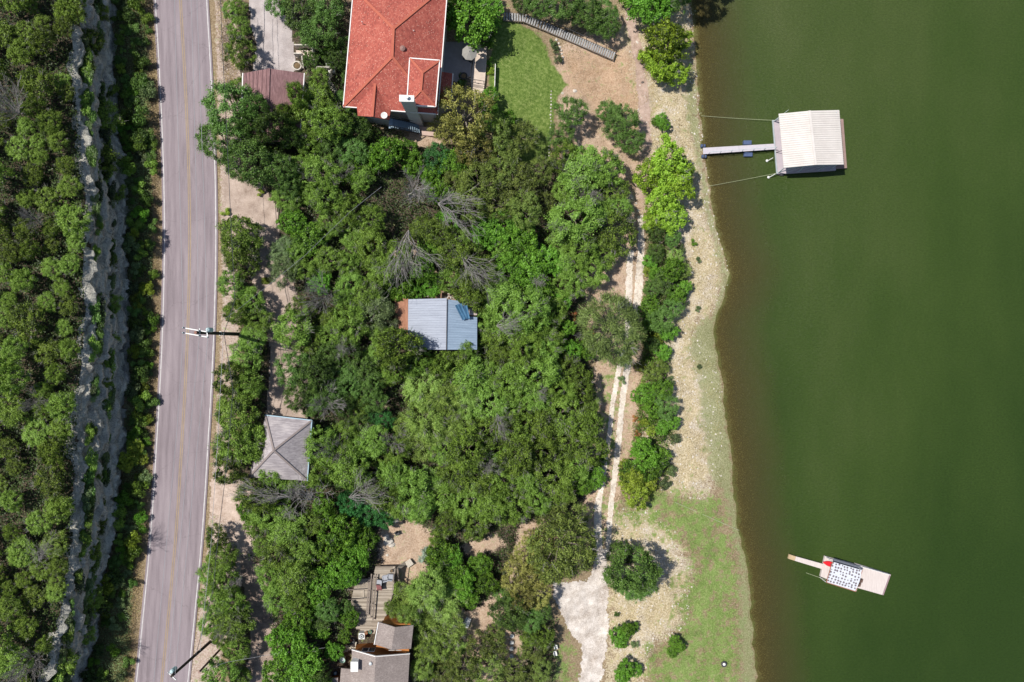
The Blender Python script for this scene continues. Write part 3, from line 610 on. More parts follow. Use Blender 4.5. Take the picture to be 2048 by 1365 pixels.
# entry landing, steps
el = thing('entry_steps', 'pale concrete entry landing and steps between the driveway and red-roofed house', 'steps', G(610, 120))
zt0 = 9.6
P = [W(a, b_, zt0) for a, b_ in ((592, 101), (627, 101), (626, 117), (592, 116))]; MB().prism([(p.x, p.y) for p in P], 7.5, zt0).build('landing', M_tan, el)
for k in range(7):
    z_ = zt0 - .17 * (k + 1); y0 = 117.5 + k * 4.1; P = [W(a, b_, z_) for a, b_ in ((612, y0), (627.5, y0), (628, y0 + 3.6), (612.5, y0 + 3.6))]
    MB().prism([(p.x, p.y) for p in P], z_ - 1.4, z_).build('step', M_tan, el)
z_ = 8.25; P = [W(a, b_, z_) for a, b_ in ((614, 146), (664, 140), (664, 158), (640, 160), (614, 155))]; MB().prism([(p.x, p.y) for p in P], z_ - 2, z_).build('lower_landing', M_tan, el)
for pts in ([(591, 94), (626, 94), (629, 118), (632, 138)], [(590, 111), (606, 111), (609, 135)], [(632, 138), (663, 139), (663, 155)]):
    for a, b_ in zip(pts, pts[1:]): MB().bar(W(a[0], a[1], 10.0), W(b_[0], b_[1], 10.0 if b_[1] < 130 else 9.2), .16, 1.3).build('parapet', M_stone, el)
mb = MB(); mb.bar(W(619.5, 118, 10.4), W(621, 142, 9.2), .05); mb.bar(W(619.5, 118, 10.4), W(619.5, 118, 9.4), .05); mb.bar(W(621, 142, 9.2), W(621, 142, 8.2), .05); mb.build('handrail', M_dark, el)
pl = thing('planter', 'curved stone planter of dry brown plants beside the concrete driveway', 'planter', G(597, 135))
c0 = G(596, 134); MB().lathe((c0.x, c0.y, c0.z - .3), [(.62, 0), (.62, .75), (.48, .76), (.48, .6)], 18).build('stone_rim', M_stone, pl); MB().lathe((c0.x, c0.y, c0.z), [(.47, 0), (.4, .42), (.1, .5)], 12).build('soil', M_planter, pl)
def acunit(px, py, label, sz=.8, rz=0.0, zz=None):
    p = G(px, py, .9); p.z -= .9
    o = thing('air_conditioner', label, 'air conditioner', p, None); o['group'] = 'air conditioning units'
    MB().box((p.x, p.y, p.z + .42), (sz, sz, .84), rz).build('casing', M_ac, o)
    MB().lathe((p.x, p.y, p.z + .85), [(sz * .40, 0), (sz * .40, .03), (sz * .36, .035)], 18).build('fan_grille', M_dark, o)
    mb = MB()
    for k in range(3): mb.box((p.x, p.y, p.z + .9), (sz * .6, .12, .02), k * math.pi / 3)
    mb.build('fan', M_galv, o)
acunit(657.5, 125.5, 'upper white air conditioner box in the shade left of the red roof'); acunit(662.5, 138.5, 'lower white air conditioner box beside the entry landing corner')
ss = thing('stone_stair', 'curving stair of pale stone slabs descending along the left of red-roofed house', 'steps', G(660, 175))
for k in range(15):
    t = k / 14; px, py = 655 + 30 * t + 4 * math.sin(t * 3), 162 + 58 * t; p = G(px, py); MB().box((p.x, p.y, p.z + .05), (.85 + rnd.uniform(-.1, .1), .3, .3), -.35).build('step', M_stone, ss)
# ------------------------------------------------------------ metal roofed cabin
cb = thing('metal_roofed_cabin', 'small cabin under a pale blue corrugated metal roof with a torn corner', 'cabin', G(885, 645))
ze1 = 9.2; zr1 = 10.3
a0, a1 = V(894, 597, zr1), V(892.5, 700, zr1); b0, b1 = V(816.5, 599, ze1), V(815.5, 700, ze1)
M_tin_lit = simple('sunlit_tin', (.27, .295, .36), .65, .12, .9, 9, 0, c2=(.35, .38, .45), bmp=.05, stretch=(.3, 3, 1)); M_tin_shade = simple('shaded_tin', (.20, .27, .36), .6, .12, .9, 9, 0, c2=(.28, .36, .46), bmp=.05, stretch=(.3, 3, 1))  # west slope lighter, east slope bluer: sun and shade put into the tin colours
MB().ribs(a0, a1, b0, b1, 21, .05, .22).build('west_roof', M_tin_lit, cb)
c0, c1 = V(954.5, 607, ze1), V(954, 700, ze1); a0e, a1e = V(894.6, 599, zr1 - .05), V(893, 700, zr1 - .05)
# east slope: two pieces so that the torn north east corner shows the decking beneath
t_ = .63; top0 = a0e.lerp(c0, t_); top1 = a0e; mid_r = a0e.lerp(a1e, .30); mid_e = c0.lerp(c1, .30)
MB().ribs(mid_r, a1e, mid_e, c1, 14, .05, .22).build('east_roof', M_tin_shade, cb)
MB().ribs(a0e, mid_r, top0, top0.lerp(mid_r + (mid_e - mid_r) * t_, 1), 6, .05, .22).build('east_roof', M_tin_shade, cb)
dk = [V(925, 601, 9.62), V(953.5, 607, 9.1), V(954, 631, 9.1), V(925, 630, 9.62)]
MB().slab([dk], .1).build('bare_decking', simple('bare_decking', (.40, .31, .30), .95, .25, 2, 10, c2=(.58, .47, .44)), cb)
for k, (q0, q1, wd, hh) in enumerate((((914, 610), (928, 640), .55, .25), ((920, 609), (932, 638), .5, .5), ((931, 612), (937, 638), .5, .35))):
    A_, B_ = V(*q0, 10.2), V(*q1, 10.0); dd = (B_ - A_); sd = Vector((-dd.y, dd.x, 0)).normalized() * wd / 2; mb = MB(); vs = []
    for i in range(9):
        t = i / 8; c_ = A_.lerp(B_, t) + Vector((0, 0, hh * (1 - t) ** 2)); rr = 1.0
        for j in range(5): u_ = j / 4 * 2 - 1; vs.append(c_ + sd * u_ * (1 - .2 * t) + Vector((0, 0, .16 * (u_ * u_) + (.06 if j % 2 else 0))))
    fs = [(i * 5 + j, i * 5 + j + 1, (i + 1) * 5 + j + 1, (i + 1) * 5 + j) for i in range(8) for j in range(4)]
    n_ = len(vs); mb.add(vs + [v - Vector((0, 0, .02)) for v in vs], fs + [tuple(i + n_ for i in f)[::-1] for f in fs]); mb.build('peeled_sheet', simple('peeled_tin_%d' % k, (.12, .26, .40), .35, .25, 2, 10, .5), cb)
MB().bar(a0 + Vector((.02, 0, .06)), a1 + Vector((.02, 0, .06)), .1, .05).build('ridge_cap', M_dark, cb)
MB().prism([(b0.x + .4, b0.y - .3), (c0.x - .35, b0.y - .3), (c1.x - .35, c1.y + .4), (b0.x + .4, c1.y + .4)], 3.8, 9.05).build('wall', simple('cabin_boards', (.28, .17, .11), .9, .2), cb)
M_rust = simple('rusty_sheet', (.27, .12, .07), .85, .22, .8, 8, c2=(.39, .20, .13), stretch=(3, .5, 1))
pr = [V(790, 597, 8.5), V(816, 597, 8.7), V(816, 668, 8.7), V(800, 662, 8.5), V(790, 640, 8.5)]
MB().slab([pr], .1).build('porch_roof', M_rust, cb)
for px, py in ((792, 599), (792, 638), (801, 660)):
    p = V(px, py, 8.45); MB().bar((p.x + .1, p.y, 5), (p.x + .1, p.y, 8.4), .1).build('porch_post', M_rail, cb)
mb = MB()
for s_ in (0, 1): mb.bar(V(955 + 5 * s_, 612, 7.6), V(955 + 5 * s_, 634, 7.6), .06)
for k in range(4): mb.bar(V(955, 613 + 7 * k, 7.6), V(960, 613 + 7 * k, 7.6), .05)
mb.build('ladder', M_galv, cb)
pg = thing('timber_frame', 'open brown timber frame of beams standing above the metal-roofed cabin', 'pergola', G(895, 580))
zf = 7.6; M_pb = simple('brown_timber', (.24, .15, .10), .9, .3, 2, 12)
for a, b_ in (((873, 566), (910, 566)), ((884, 566), (882, 597)), ((897, 566), (898, 597)), ((897, 584), (915, 585)), ((873, 566), (872, 597))):
    MB().bar(V(*a, zf), V(*b_, zf), .14, .18).build('beam', M_pb, pg)
for k in range(6): MB().bar(V(895, 568 + 5 * k, zf + .15), V(900, 568 + 5 * k, zf + .15), .12, .06).build('rung', M_stone, pg)
for px, py in ((873, 567), (910, 567), (914, 585), (897, 585)): p = V(px, py, zf); MB().bar((p.x, p.y, 4.6), (p.x, p.y, zf - .05), .14).build('post', M_pb, pg)
wallline('rubble_edging', 'row of yellowish rubble stones along the north wall of metal-roofed cabin', 'stones', [(850, 594), (872, 595), (908, 596), (925, 598)], .5, .4, M_stone, stones=True)
# ------------------------------------------------------------ carport with grey pyramid roof
cp = thing('grey_roofed_garage', 'garage with weathered grey pyramid roof half covered by cedars beside the road', 'garage', G(565, 890))
zc = 12.0; c_ = [V(530.5, 830.5, zc), V(624, 841, zc), V(615, 962, zc), V(497, 955, zc)]; ap = V(547.5, 901, 14.6)
MB().slab([[c_[1], c_[0], ap], [c_[2], c_[1], ap], [c_[3], c_[2], ap], [c_[0], c_[3], ap]], .15).build('roof', M_greyr, cp)
rc = MB()
for p in c_: rc.bar(ap + Vector((0, 0, .05)), p + Vector((0, 0, .05)), .24, .05)
rc.build('ridge_cap', simple('brown_cap', (.24, .20, .19), .9, .1), cp)
gut(MB(), [c_[0], c_[1], c_[2]], .12, .22).build('fascia', simple('blue_fascia', (.30, .42, .50), .6, .1), cp)
MB().prism([(p.x, p.y) for p in inset(c_, .5)], 7.5, 11.9).build('wall', M_stucco, cp)
wallline('driveway_parapet', 'low concrete parapet along the right edge of the driveway above grey roof', 'wall', [(615, 786), (615.5, 810), (615, 838)], .22, .5, M_conc)
# ------------------------------------------------------------ house and deck at the bottom
hb = thing('cedar_sided_house', 'house with taupe shingled roofs and orange cedar siding below the big wooden deck', 'house', G(740, 1330))
M_cedar = simple('cedar_siding', (.34, .13, .035), .7, .2, 1.5, 10, stretch=(1, 1, 5)); zb0 = 6.2
za, zrg = 11.2, 12.2
U = [V(757, 1244.5, za), V(790, 1255, zrg), V(827, 1251, za), V(822, 1298, za), V(783, 1300, zrg), V(748.5, 1289, za)]
MB().slab([[U[0], U[5], U[4], U[1]], [U[2], U[1], U[4], U[3]]], .16).build('upper_roof', M_brownr, hb)
gut(MB(), [U[0], U[5]], .1, .2).build('fascia', M_fascia, hb)
MB().prism([(U[0].x + .4, U[0].y - .3), (U[2].x - .4, U[0].y - .3), (U[3].x - .3, U[3].y - .4), (U[5].x + .2, U[5].y - .4)], zb0, 11.05).build('tower_wall', M_cedar, hb)
zm, zmr = 10.6, 12.2
Mr = [V(704, 1299.5, zm), V(751.5, 1313, zmr), V(819.5, 1307.5, zm), V(812, 1440, zm), V(744, 1440, zmr), V(697, 1440, zm)]
MB().slab([[Mr[0], Mr[5], Mr[4], Mr[1]], [Mr[2], Mr[1], Mr[4], Mr[3]]], .16).build('main_roof', M_brownr, hb)
gut(MB(), [Mr[0], Mr[1], Mr[2]], .1, .2).build('fascia', M_fascia, hb)
yn = Mr[0].y + 0.05
mb = MB().prism([(Mr[0].x + .1, yn - .5), (Mr[2].x - .5, yn - .5), (Mr[3].x - .5, Mr[3].y), (Mr[5].x + .4, Mr[5].y)], zb0, zm - .1)
xm = Mr[1].x; mb.add([(Mr[0].x + .1, yn - .5, zm - .1), (Mr[2].x - .5, yn - .5, zm - .1), (xm, yn - .9, zmr - .15), (Mr[0].x + .1, yn - .9, zm - .1), (Mr[2].x - .5, yn - .9, zm - .1)], [(1, 0, 2), (3, 4, 2), (0, 3, 2), (4, 1, 2)])
mb.build('wall', M_cedar, hb)
for px in (730, 743): p = V(px, 1300, 10); windowp(hb, (p.x, yn - .48, 9.75), .85, 1.1, 'x', 1, 1, M_ac)
for px in (783, 797): p = V(px, 1300, 10); windowp(hb, (p.x, yn - .48, 9.4), .8, 1.0, 'x', 1, 1, M_galv)
P = [V(682, 1337, 10.2), V(704, 1339, 10.4), V(700, 1440, 10.4), V(674, 1440, 10.2), V(652, 1358, 10.0), V(676, 1356, 10.1)]
MB().slab([[P[0], P[1], P[2], P[3]], [P[4], P[5], P[3], V(640, 1440, 9.9)]], .16).build('side_roof', M_brownr, hb)
MB().prism([(P[4].x + .4, P[4].y - .4), (P[1].x, P[4].y - .4), (P[2].x, P[2].y), (P[4].x, P[2].y)], zb0, 9.75).build('side_wall', M_cedar, hb)
p = V(708, 1335, 12.2); MB().box((p.x, p.y, 11.2), (.85, 1.2, 1.6)).build('skylight_box', M_ac, hb); MB().box((p.x, p.y, 12.03), (.95, 1.3, .06)).build('skylight_cap', M_ac, hb)
p = V(740.5, 1329.5, 12.3); MB().lathe((p.x, p.y, 11.4), [(.12, 0), (.12, .6), (.24, .62), (.2, .78), (.06, .85)], 14).build('roof_vent', M_galv, hb)
zd = 8.6
dkk = thing('wooden_deck', 'large weathered grey wooden deck with long built-in benches above the bottom house', 'deck', G(740, 1200))
DP = [(751, 1133.5), (791.5, 1133.5), (789, 1160), (786, 1190), (776, 1215), (771, 1240), (757, 1245), (749, 1268), (712, 1258), (699, 1215), (712, 1158), (745, 1158)]
P = [V(a, b_, zd) for a, b_ in DP]; y0 = min(p.y for p in P); y1 = max(p.y for p in P)
boards = MB(); yy = y0; pv = [(p.x, p.y) for p in P]
while yy < y1:                                             # boards cut to the outline
    ym = yy + .07; xsn = []
    for i in range(len(pv)):
        (x1_, y1_), (x2_, y2_) = pv[i], pv[(i + 1) % len(pv)]
        if (y1_ > ym) != (y2_ > ym): xsn.append(x1_ + (ym - y1_) * (x2_ - x1_) / (y2_ - y1_))
    xsn.sort()
    for a, b_ in zip(xsn[::2], xsn[1::2]):
        k = a
        while k < b_ - .05:
            e = min(b_, k + rnd.uniform(2.2, 3.4)); boards.box(((k + e) / 2, ym, zd - .02 + rnd.uniform(-.006, .006)), (e - k - .01, .128, .04)); k = e
    yy += .15
m, n, l, b = newmat('deck_boards'); geo = n.new('ShaderNodeNewGeometry'); t1 = tex(n, l, scale=1.0, detail=4, stretch=(1.5, 9, 1))
c = ramp(n, l, math_(n, l, 'ADD', math_(n, l, 'MULTIPLY', geo.outputs['Random Per Island'], .5), math_(n, l, 'MULTIPLY', t1.outputs[0], .5)), [(.2, (.20, .165, .13)), (.5, (.33, .28, .225)), (.8, (.46, .40, .33))]); l.new(c, b.inputs['Base Color']); b.inputs['Roughness'].default_value = .9
M_boards = m; boards.build('deck_boards', M_boards, dkk)
MB().prism(pv, zd - .3, zd - .09).build('joists', M_rail, dkk)
for a, b_ in (((743, 1148), (736, 1232)), ((748, 1150), (741, 1237)), ((753, 1150), (746, 1241)), ((738.5, 1155), (733, 1229))):
    mb = MB().bar(V(*a, zd + .45), V(*b_, zd + .45), .16, .08)
    for t in (.05, .35, .65, .95): q_ = V(*a, zd).lerp(V(*b_, zd), t); mb.bar(q_, q_ + Vector((0, 0, .42)), .1)
    mb.build('bench', M_rail, dkk)
mb = MB()
edge = [V(791.5, 1133.5, zd), V(789, 1160, zd), V(786, 1190, zd), V(776, 1215, zd)]
for a, b_ in zip(edge, edge[1:]): mb.bar(a + Vector((0, 0, 1)), b_ + Vector((0, 0, 1)), .09, .05); mb.bar(a, a + Vector((0, 0, 1)), .09)
mb.build('railing', M_rail, dkk)
sw = thing('deck_stair', 'grey wooden stair turning down from the left side of the big deck', 'stairs', G(670, 1200))
for k in range(9):
    q_ = V(727 - 3.6 * k, 1187, zd - .0 - .1 * k); MB().box((q_.x, q_.y, q_.z + .05), (.21, 1.0, .05)).build('tread', M_boards, sw)
for k in range(12):
    t = k / 11; q_ = V(692 - 32 * t, 1192 + 58 * t - 8 * math.sin(t * 3), zd - .9 - .17 * k * .9); MB().box((q_.x, q_.y, q_.z), (1.05, .24, .05), .55 - .35 * t).build('tread', M_wood, sw)
MB().bar(V(728, 1198, zd + .9), V(684, 1200, zd + .2), .08).build('handrail', M_rail, sw); MB().bar(V(682, 1201, zd + .2), V(662, 1255, zd - 1.6), .09, .12).build('handrail', M_rail, sw); MB().bar(V(728, 1180, zd + .9), V(690, 1180, zd + .2), .08).build('handrail', M_rail, sw)
s2 = thing('side_stair', 'pale wooden side stair climbing to the left wall of cedar-sided house', 'stairs', G(665, 1330))
for k in range(9): q_ = V(650 + 3.6 * k, 1330 - .6 * k, 7.0 + .16 * k); MB().box((q_.x, q_.y, q_.z), (.22, 1.1, .05)).build('tread', M_boards, s2)
for s_ in (0, 1): MB().bar(V(648, 1340 - 19 * s_, 7.5), V(682, 1335 - 19 * s_, 9.2), .08).build('handrail', M_rail, s2)
s3 = thing('pallet_walk', 'short walkway of pale spaced slats left of the upper taupe roof', 'walkway', G(690, 1300))
for k in range(11): q_ = G(682 + 3 * k, 1300 - 1.1 * k); MB().box((q_.x, q_.y, q_.z + .3), (.12, .9, .05), -.2).build('slat', simple('pale_slat', (.55, .50, .40), .8, .1) if k == 0 else MATS['pale_slat'], s3)
MB().bar(G(680, 1305, .2), G(715, 1293, .2), .1).build('bearer', M_rail, s3)
acunit(723, 1273.5, 'white air conditioner box at the bottom left corner of the wooden deck')
p = G(703, 1280); pt = thing('fire_bowl', 'dark round iron bowl on the ground left of the deck air conditioner', 'bowl', p); MB().lathe((p.x, p.y, p.z), [(.15, 0), (.45, .3), (.5, .45), (.42, .42), (.15, .2)]).build('bowl', M_dark, pt); MB().lathe((p.x, p.y, p.z + .15), [(.2, 0), (.3, .1)]).build('embers', simple('rusty_iron', (.2, .07, .04)), pt)
for px, py, nm, lb, r_, hh_, mt_ in ((733, 1264, 'plant_pot', 'small terracotta pot on the lower left corner of the wooden deck', .2, .35, 'clay'), (741, 1262, 'plant_pot', 'green glazed pot right of the terracotta pot on the deck', .22, .4, 'green_glaze'), (784, 1141, 'plant_pot', 'dark pot at the upper right corner of the wooden deck', .2, .3, 'clay_dark'),
                                  (688, 1315, 'barrel', 'pale green rain barrel between the slat walkway and taupe main roof', .35, .9, 'barrel_green'), (672, 1345, 'bucket', 'blue bucket at the foot of the pale side stair', .2, .35, 'blue_bucket')):
    if mt_ not in MATS: simple(mt_, {'clay': (.35, .14, .07), 'green_glaze': (.08, .22, .16), 'clay_dark': (.08, .06, .05), 'barrel_green': (.35, .5, .42), 'blue_bucket': (.12, .28, .45)}[mt_], .6, .15)
    p = V(px, py, zd) if px > 730 else G(px, py); o = thing(nm, lb, nm.replace('_', ' '), p); MB().lathe((p.x, p.y, p.z), [(r_ * .7, 0), (r_, hh_ * .9), (r_ * 1.08, hh_), (r_ * .85, hh_ * .9), (r_ * .6, hh_ * .8)], 14).build('body', MATS[mt_], o)
    MB().lathe((p.x, p.y, p.z + hh_ * .8), [(r_ * .8, 0), (r_ * .5, .04)], 12).build('soil' if nm == 'plant_pot' else 'lid', M_planter if nm == 'plant_pot' else M_galv, o)
def dchair(px, py, rz, label, cush, frame):
    p = V(px, py, zd); o = thing('deck_chair', label, 'chair', p, 'lounge chairs on the wooden deck'); c, s = math.cos(rz), math.sin(rz)
    T = lambda x, y, z: (p.x + x * c - y * s, p.y + x * s + y * c, zd + z)
    MB().box(T(0, 0, .35), (.72, .7, .08), rz).build('frame', frame, o); MB().box(T(0.04, 0, .45), (.58, .56, .12), rz).build('cushion', cush, o); MB().box(T(-.34, 0, .68), (.12, .66, .55), rz).build('backrest', cush, o)
    for sy in (-.34, .34): MB().box(T(0, sy, .58), (.7, .08, .05), rz).build('armrest', frame, o)
    for sx in (-.28, .28):
        for sy in (-.3, .3): MB().bar(T(sx, sy, 0), T(sx, sy, .33), .06).build('leg', frame, o)
Mc = simple('grey_cushion', (.30, .31, .34), .9, .1); Mc2 = simple('maroon_cushion', (.20, .08, .08), .9, .2)
dchair(760, 1162, 3.0, 'dark framed deck chair with pale grey cushion beside the maroon chair', Mc, M_dark)
dchair(759.5, 1172, 3.3, 'maroon deck chair, lowest of the chairs on the wooden deck', Mc2, simple('maroon_frame', (.13, .05, .05)))
dchair(772, 1154, 1.8, 'grey deck chair just above and right of the dark framed chair', Mc, Mc)
dchair(782, 1152, 1.5, 'rightmost grey deck chair by the railing of the wooden deck', Mc, Mc)
p = G(818, 1127, .45); bn = thing('slatted_bench', 'pale slatted bench on the dirt yard right of the deck top', 'bench', p - Vector((0, 0, .45)))
for k in range(6): MB().box((p.x + math.cos(.6) * (k - 2.5) * .17 * 0 + (k - 2.5) * .15 * -math.sin(.6), p.y + (k - 2.5) * .15 * math.cos(.6), p.z), (.95, .12, .05), .6).build('slat', simple('bench_slat', (.52, .47, .40), .8, .1) if k == 0 else MATS['bench_slat'], bn)
for s_ in (-1, 1): MB().box((p.x + .38 * s_ * math.cos(.6), p.y + .38 * s_ * math.sin(.6), p.z - .25), (.08, .7, .4), .6).build('leg', M_rail, bn)
fw = thing('board_walk', 'narrow grey plank ramp from the deck top to the slatted bench', 'ramp', G(800, 1135)); MB().bar(V(794, 1138, zd - .3), G(812, 1126, .25), .5, .08).build('plank', M_boards, fw)
MB().bar(V(795, 1137, zd - .3), V(798, 1165, zd - 1.0), .22, .3).build('side_board', M_rail, fw)
p = G(795, 1065.5); ch = thing('garden_chair', 'dark folding chair standing on the bare dirt yard above the deck', 'chair', p)
MB().box((p.x, p.y, p.z + .43), (.55, .5, .05), .5).build('seat', M_dark, ch); MB().box((p.x - .2, p.y + .2, p.z + .75), (.5, .06, .55), .7).build('backrest', M_dark, ch)
for a in range(4): MB().bar((p.x + .25 * math.cos(a * 1.57 + .3), p.y + .25 * math.sin(a * 1.57 + .3), p.z), (p.x + .2 * math.cos(a * 1.57 + .3), p.y + .2 * math.sin(a * 1.57 + .3), p.z + .42), .04).build('leg', M_dark, ch)
def rock(name, px, py, r, label, group=None, mat=M_stone, fl=.55):
    p = G(px, py); mb = MB(); vs = []; rr = random.Random(int(px * 7 + py))
    for i in range(5):
        ph = (i / 4) * math.pi / 2
        for k in range(9): t = k * 2 * math.pi / 9; q_ = r * math.cos(ph * .92) * rr.uniform(.8, 1.15); vs.append((p.x + q_ * math.cos(t), p.y + q_ * math.sin(t) * .8, p.z - .08 + r * fl * math.sin(ph) * rr.uniform(.85, 1.1)))
    mb.add(vs, [(i * 9 + k, i * 9 + (k + 1) % 9, (i + 1) * 9 + (k + 1) % 9, (i + 1) * 9 + k) for i in range(4) for k in range(9)] + [tuple(range(36, 45))])
    return mb.build(name, mat, label=label, category='rock', group=group)
rock('boulder', 1263, 395, .42, 'largest white boulder on the dirt track below the bright shore tree', 'boulders on the upper track')
rock('boulder', 1272, 407, .24, 'small white stone just below the largest boulder on the track', 'boulders on the upper track')
rock('boulder', 1275.5, 421.5, .3, 'rounded white boulder, lowest of the stones on the upper track', 'boulders on the upper track')
rock('boulder', 1267, 425, .2, 'tiny pale stone left of the lowest boulder on the track', 'boulders on the upper track')
rock('boulder', 1149, 182, .35, 'lone pale boulder on the orange dirt right of the lawn', None)
rock('boulder', 1124, 187, .25, 'small pale stone between the lawn and the lone boulder', None)
rock('boulder', 1285, 165, .3, 'dark stone at the left foot of bright shore tree', None, simple('dark_stone', (.12, .10, .09)))
rock('boulder', 776, 1083, .75, 'big pale rock at the left edge of the bare dirt yard', 'rocks round the dirt yard')
rock('boulder', 783, 1090, .5, 'flat pale rock touching the lower right of the big yard rock', 'rocks round the dirt yard')
rock('boulder', 772, 1073, .45, 'grey rock just above the big yard rock', 'rocks round the dirt yard')
rock('boulder', 774, 1111, .25, 'small cream stone below the big rock in the dirt yard', 'rocks round the dirt yard')
rock('boulder', 790, 1040, .6, 'shaded grey rock at the top of the bare dirt yard', 'rocks round the dirt yard')
wallline('log', 'diagonal pale log edging behind the white kayak in lower yard', 'log', [(929, 1240), (920, 1265), (911, 1285), (902, 1303)], .4, .3, M_stone, stones=True)
p = G(934, 1246, .4); kb = thing('storage_box', 'white oblong storage box at the top of diagonal stone edging', 'box', p)
MB().box((p.x, p.y, p.z - .2), (.75, 1.35, .5), -.35).build('body', M_ac, kb); MB().box((p.x, p.y, p.z + .08), (.5, .95, .05), -.35).build('lid', M_galv, kb)
for k, (px, py, lb) in enumerate(((1024, 1271.5, 'topmost round white stepping pad in the column of four, half shaded'), (1023.5, 1285, 'second round white stepping pad from the top of the column'), (1023, 1297, 'third round white stepping pad from the top of the column'), (1023, 1312, 'lowest round greyish stepping pad of the column of four'))):
    p = G(px, py); o = MB().lathe((p.x, p.y, p.z - .1), [(.3, 0), (.3, .3), (.26, .33), (.1, .34)], 18).build('stepping_pad', M_ac if k < 3 else M_galv, label=lb, category='stepping pad', group='round pads in the lower garden')
for px, py, lb in ((1111, 1292, 'upper pale garden seat left of the green strip beside gravel lot'), (1110, 1305, 'lower pale garden seat left of the green strip beside gravel lot')):
    p = G(px, py); o = thing('garden_bench', lb, 'bench', p, 'garden seats by the gravel lot'); MB().box((p.x, p.y, p.z + .42), (.5, .65, .07), .2).build('seat', M_ac, o); MB().box((p.x - .2, p.y, p.z + .65), (.07, .6, .4), .2).build('backrest', M_ac, o)
    for s_ in (-.25, .25): MB().box((p.x, p.y + s_, p.z + .2), (.4, .06, .4)).build('leg', M_galv, o)
p = G(1447.5, 1328); ty = thing('tyre', 'black tyre with white centre lying on the green bank, bottom right', 'tyre', p)
MB().lathe((p.x, p.y, p.z), [(.30, 0), (.42, .06), (.42, .2), (.30, .26), (.22, .2)], 20).build('rubber', M_dark, ty); MB().lathe((p.x, p.y, p.z + .1), [(.24, 0), (.2, .12), (.08, .16)], 16).build('hub', M_ac, ty)
p = G(802, 754, 2.5); kd = thing('kayak', 'orange-red kayak end glimpsed among trees left below the metal-roofed cabin', 'kayak', G(802, 754))
def kayak(par, p, rz, L_, wd, mat, z):
    mb = MB(); vs = []; ns = 12; c, s = math.cos(rz), math.sin(rz)
    for i in range(ns + 1):
        t = i / ns * 2 - 1; ww = wd / 2 * max(.02, (1 - abs(t) ** 2.2)); x = t * L_ / 2
        for k in range(10): a = k * math.pi / 5; yy_ = ww * math.cos(a); zz_ = (.16 if math.sin(a) > 0 else .2) * math.sin(a) * max(.1, 1 - t ** 4) + .1 * t * t; vs.append((p.x + x * c - yy_ * s, p.y + x * s + yy_ * c, z + .2 + zz_))
    mb.add(vs, [(i * 10 + k, (i + 1) * 10 + k, (i + 1) * 10 + (k + 1) % 10, i * 10 + (k + 1) % 10) for i in range(ns) for k in range(10)] + [tuple(range(10)), tuple(range(ns * 10, ns * 10 + 10))[::-1]])
    mb.build('hull', mat, par, True); mb = MB(); mb.lathe((p.x + .1 * c, p.y + .1 * s, z + .35), [(.2, 0), (.22, .05), (.15, .05)], 12); mb.build('cockpit', M_dark, par)
M_kred = simple('red_plastic', (.62, .02, .03), .35, .1); kayak(kd, G(802, 754), 1.0, 2.6, .7, simple('orange_plastic', (.55, .10, .04), .4, .1), G(802, 754).z)
# ------------------------------------------------------------ wooden stair walk down to the shore
bw = thing('boardwalk_stair', 'long grey plank stairway running diagonally from the garden to the shore track', 'stairway', G(1100, 60)); PL = [(1006, 33), (1048, 36), (1072, 46), (1090, 53), (1229, 113)]
pts = [G(a, b_, .55) for a, b_ in PL]; tot = sum((b_ - a).length for a, b_ in zip(pts, pts[1:])); nst = int(tot / .34); k = 0
for a, b_ in zip(pts, pts[1:]):
    L_ = (b_ - a).length; nn = max(1, int(L_ / .34)); rz = math.atan2((b_ - a).y, (b_ - a).x)
    for j in range(nn):
        q_ = a.lerp(b_, (j + .5) / nn); MB().box((q_.x, q_.y, q_.z + rnd.uniform(-.012, .012)), (.22, 1.0, .07), rz).build('tread', simple('stair_plank', (.22, .22, .225), .85, .25, 2, 9, c2=(.42, .42, .42)) if 'stair_plank' not in MATS else MATS['stair_plank'], bw)
for s_ in (-.55, .55):
    mb = MB()
    for a, b_ in zip(pts, pts[1:]):
        dd = (b_ - a).normalized(); sd = Vector((-dd.y, dd.x, 0)) * s_; mb.bar(a + sd - Vector((0, 0, .12)), b_ + sd - Vector((0, 0, .12)), .08, .25)
    mb.build('stringer', M_rail, bw)
mb = MB(); a, b_ = pts[-2], pts[-1]; dd = (b_ - a).normalized(); sd = Vector((-dd.y, dd.x, 0)) * .56; mb.bar(a + sd + Vector((0, 0, .9)), b_ + sd + Vector((0, 0, .9)), .06)
for k in range(8): q_ = a.lerp(b_, k / 7) + sd; mb.bar(q_ - Vector((0, 0, .4)), q_ + Vector((0, 0, .9)), .07)
mb.build('handrail', M_dark, bw)
wallline('bed_edging', 'curved stone edging on the right of blue-grey plants beside the plank stairway', 'stone edging', [(1112, 80), (1121, 95), (1126, 115), (1124, 130)], .4, .3, M_stone, stones=True)
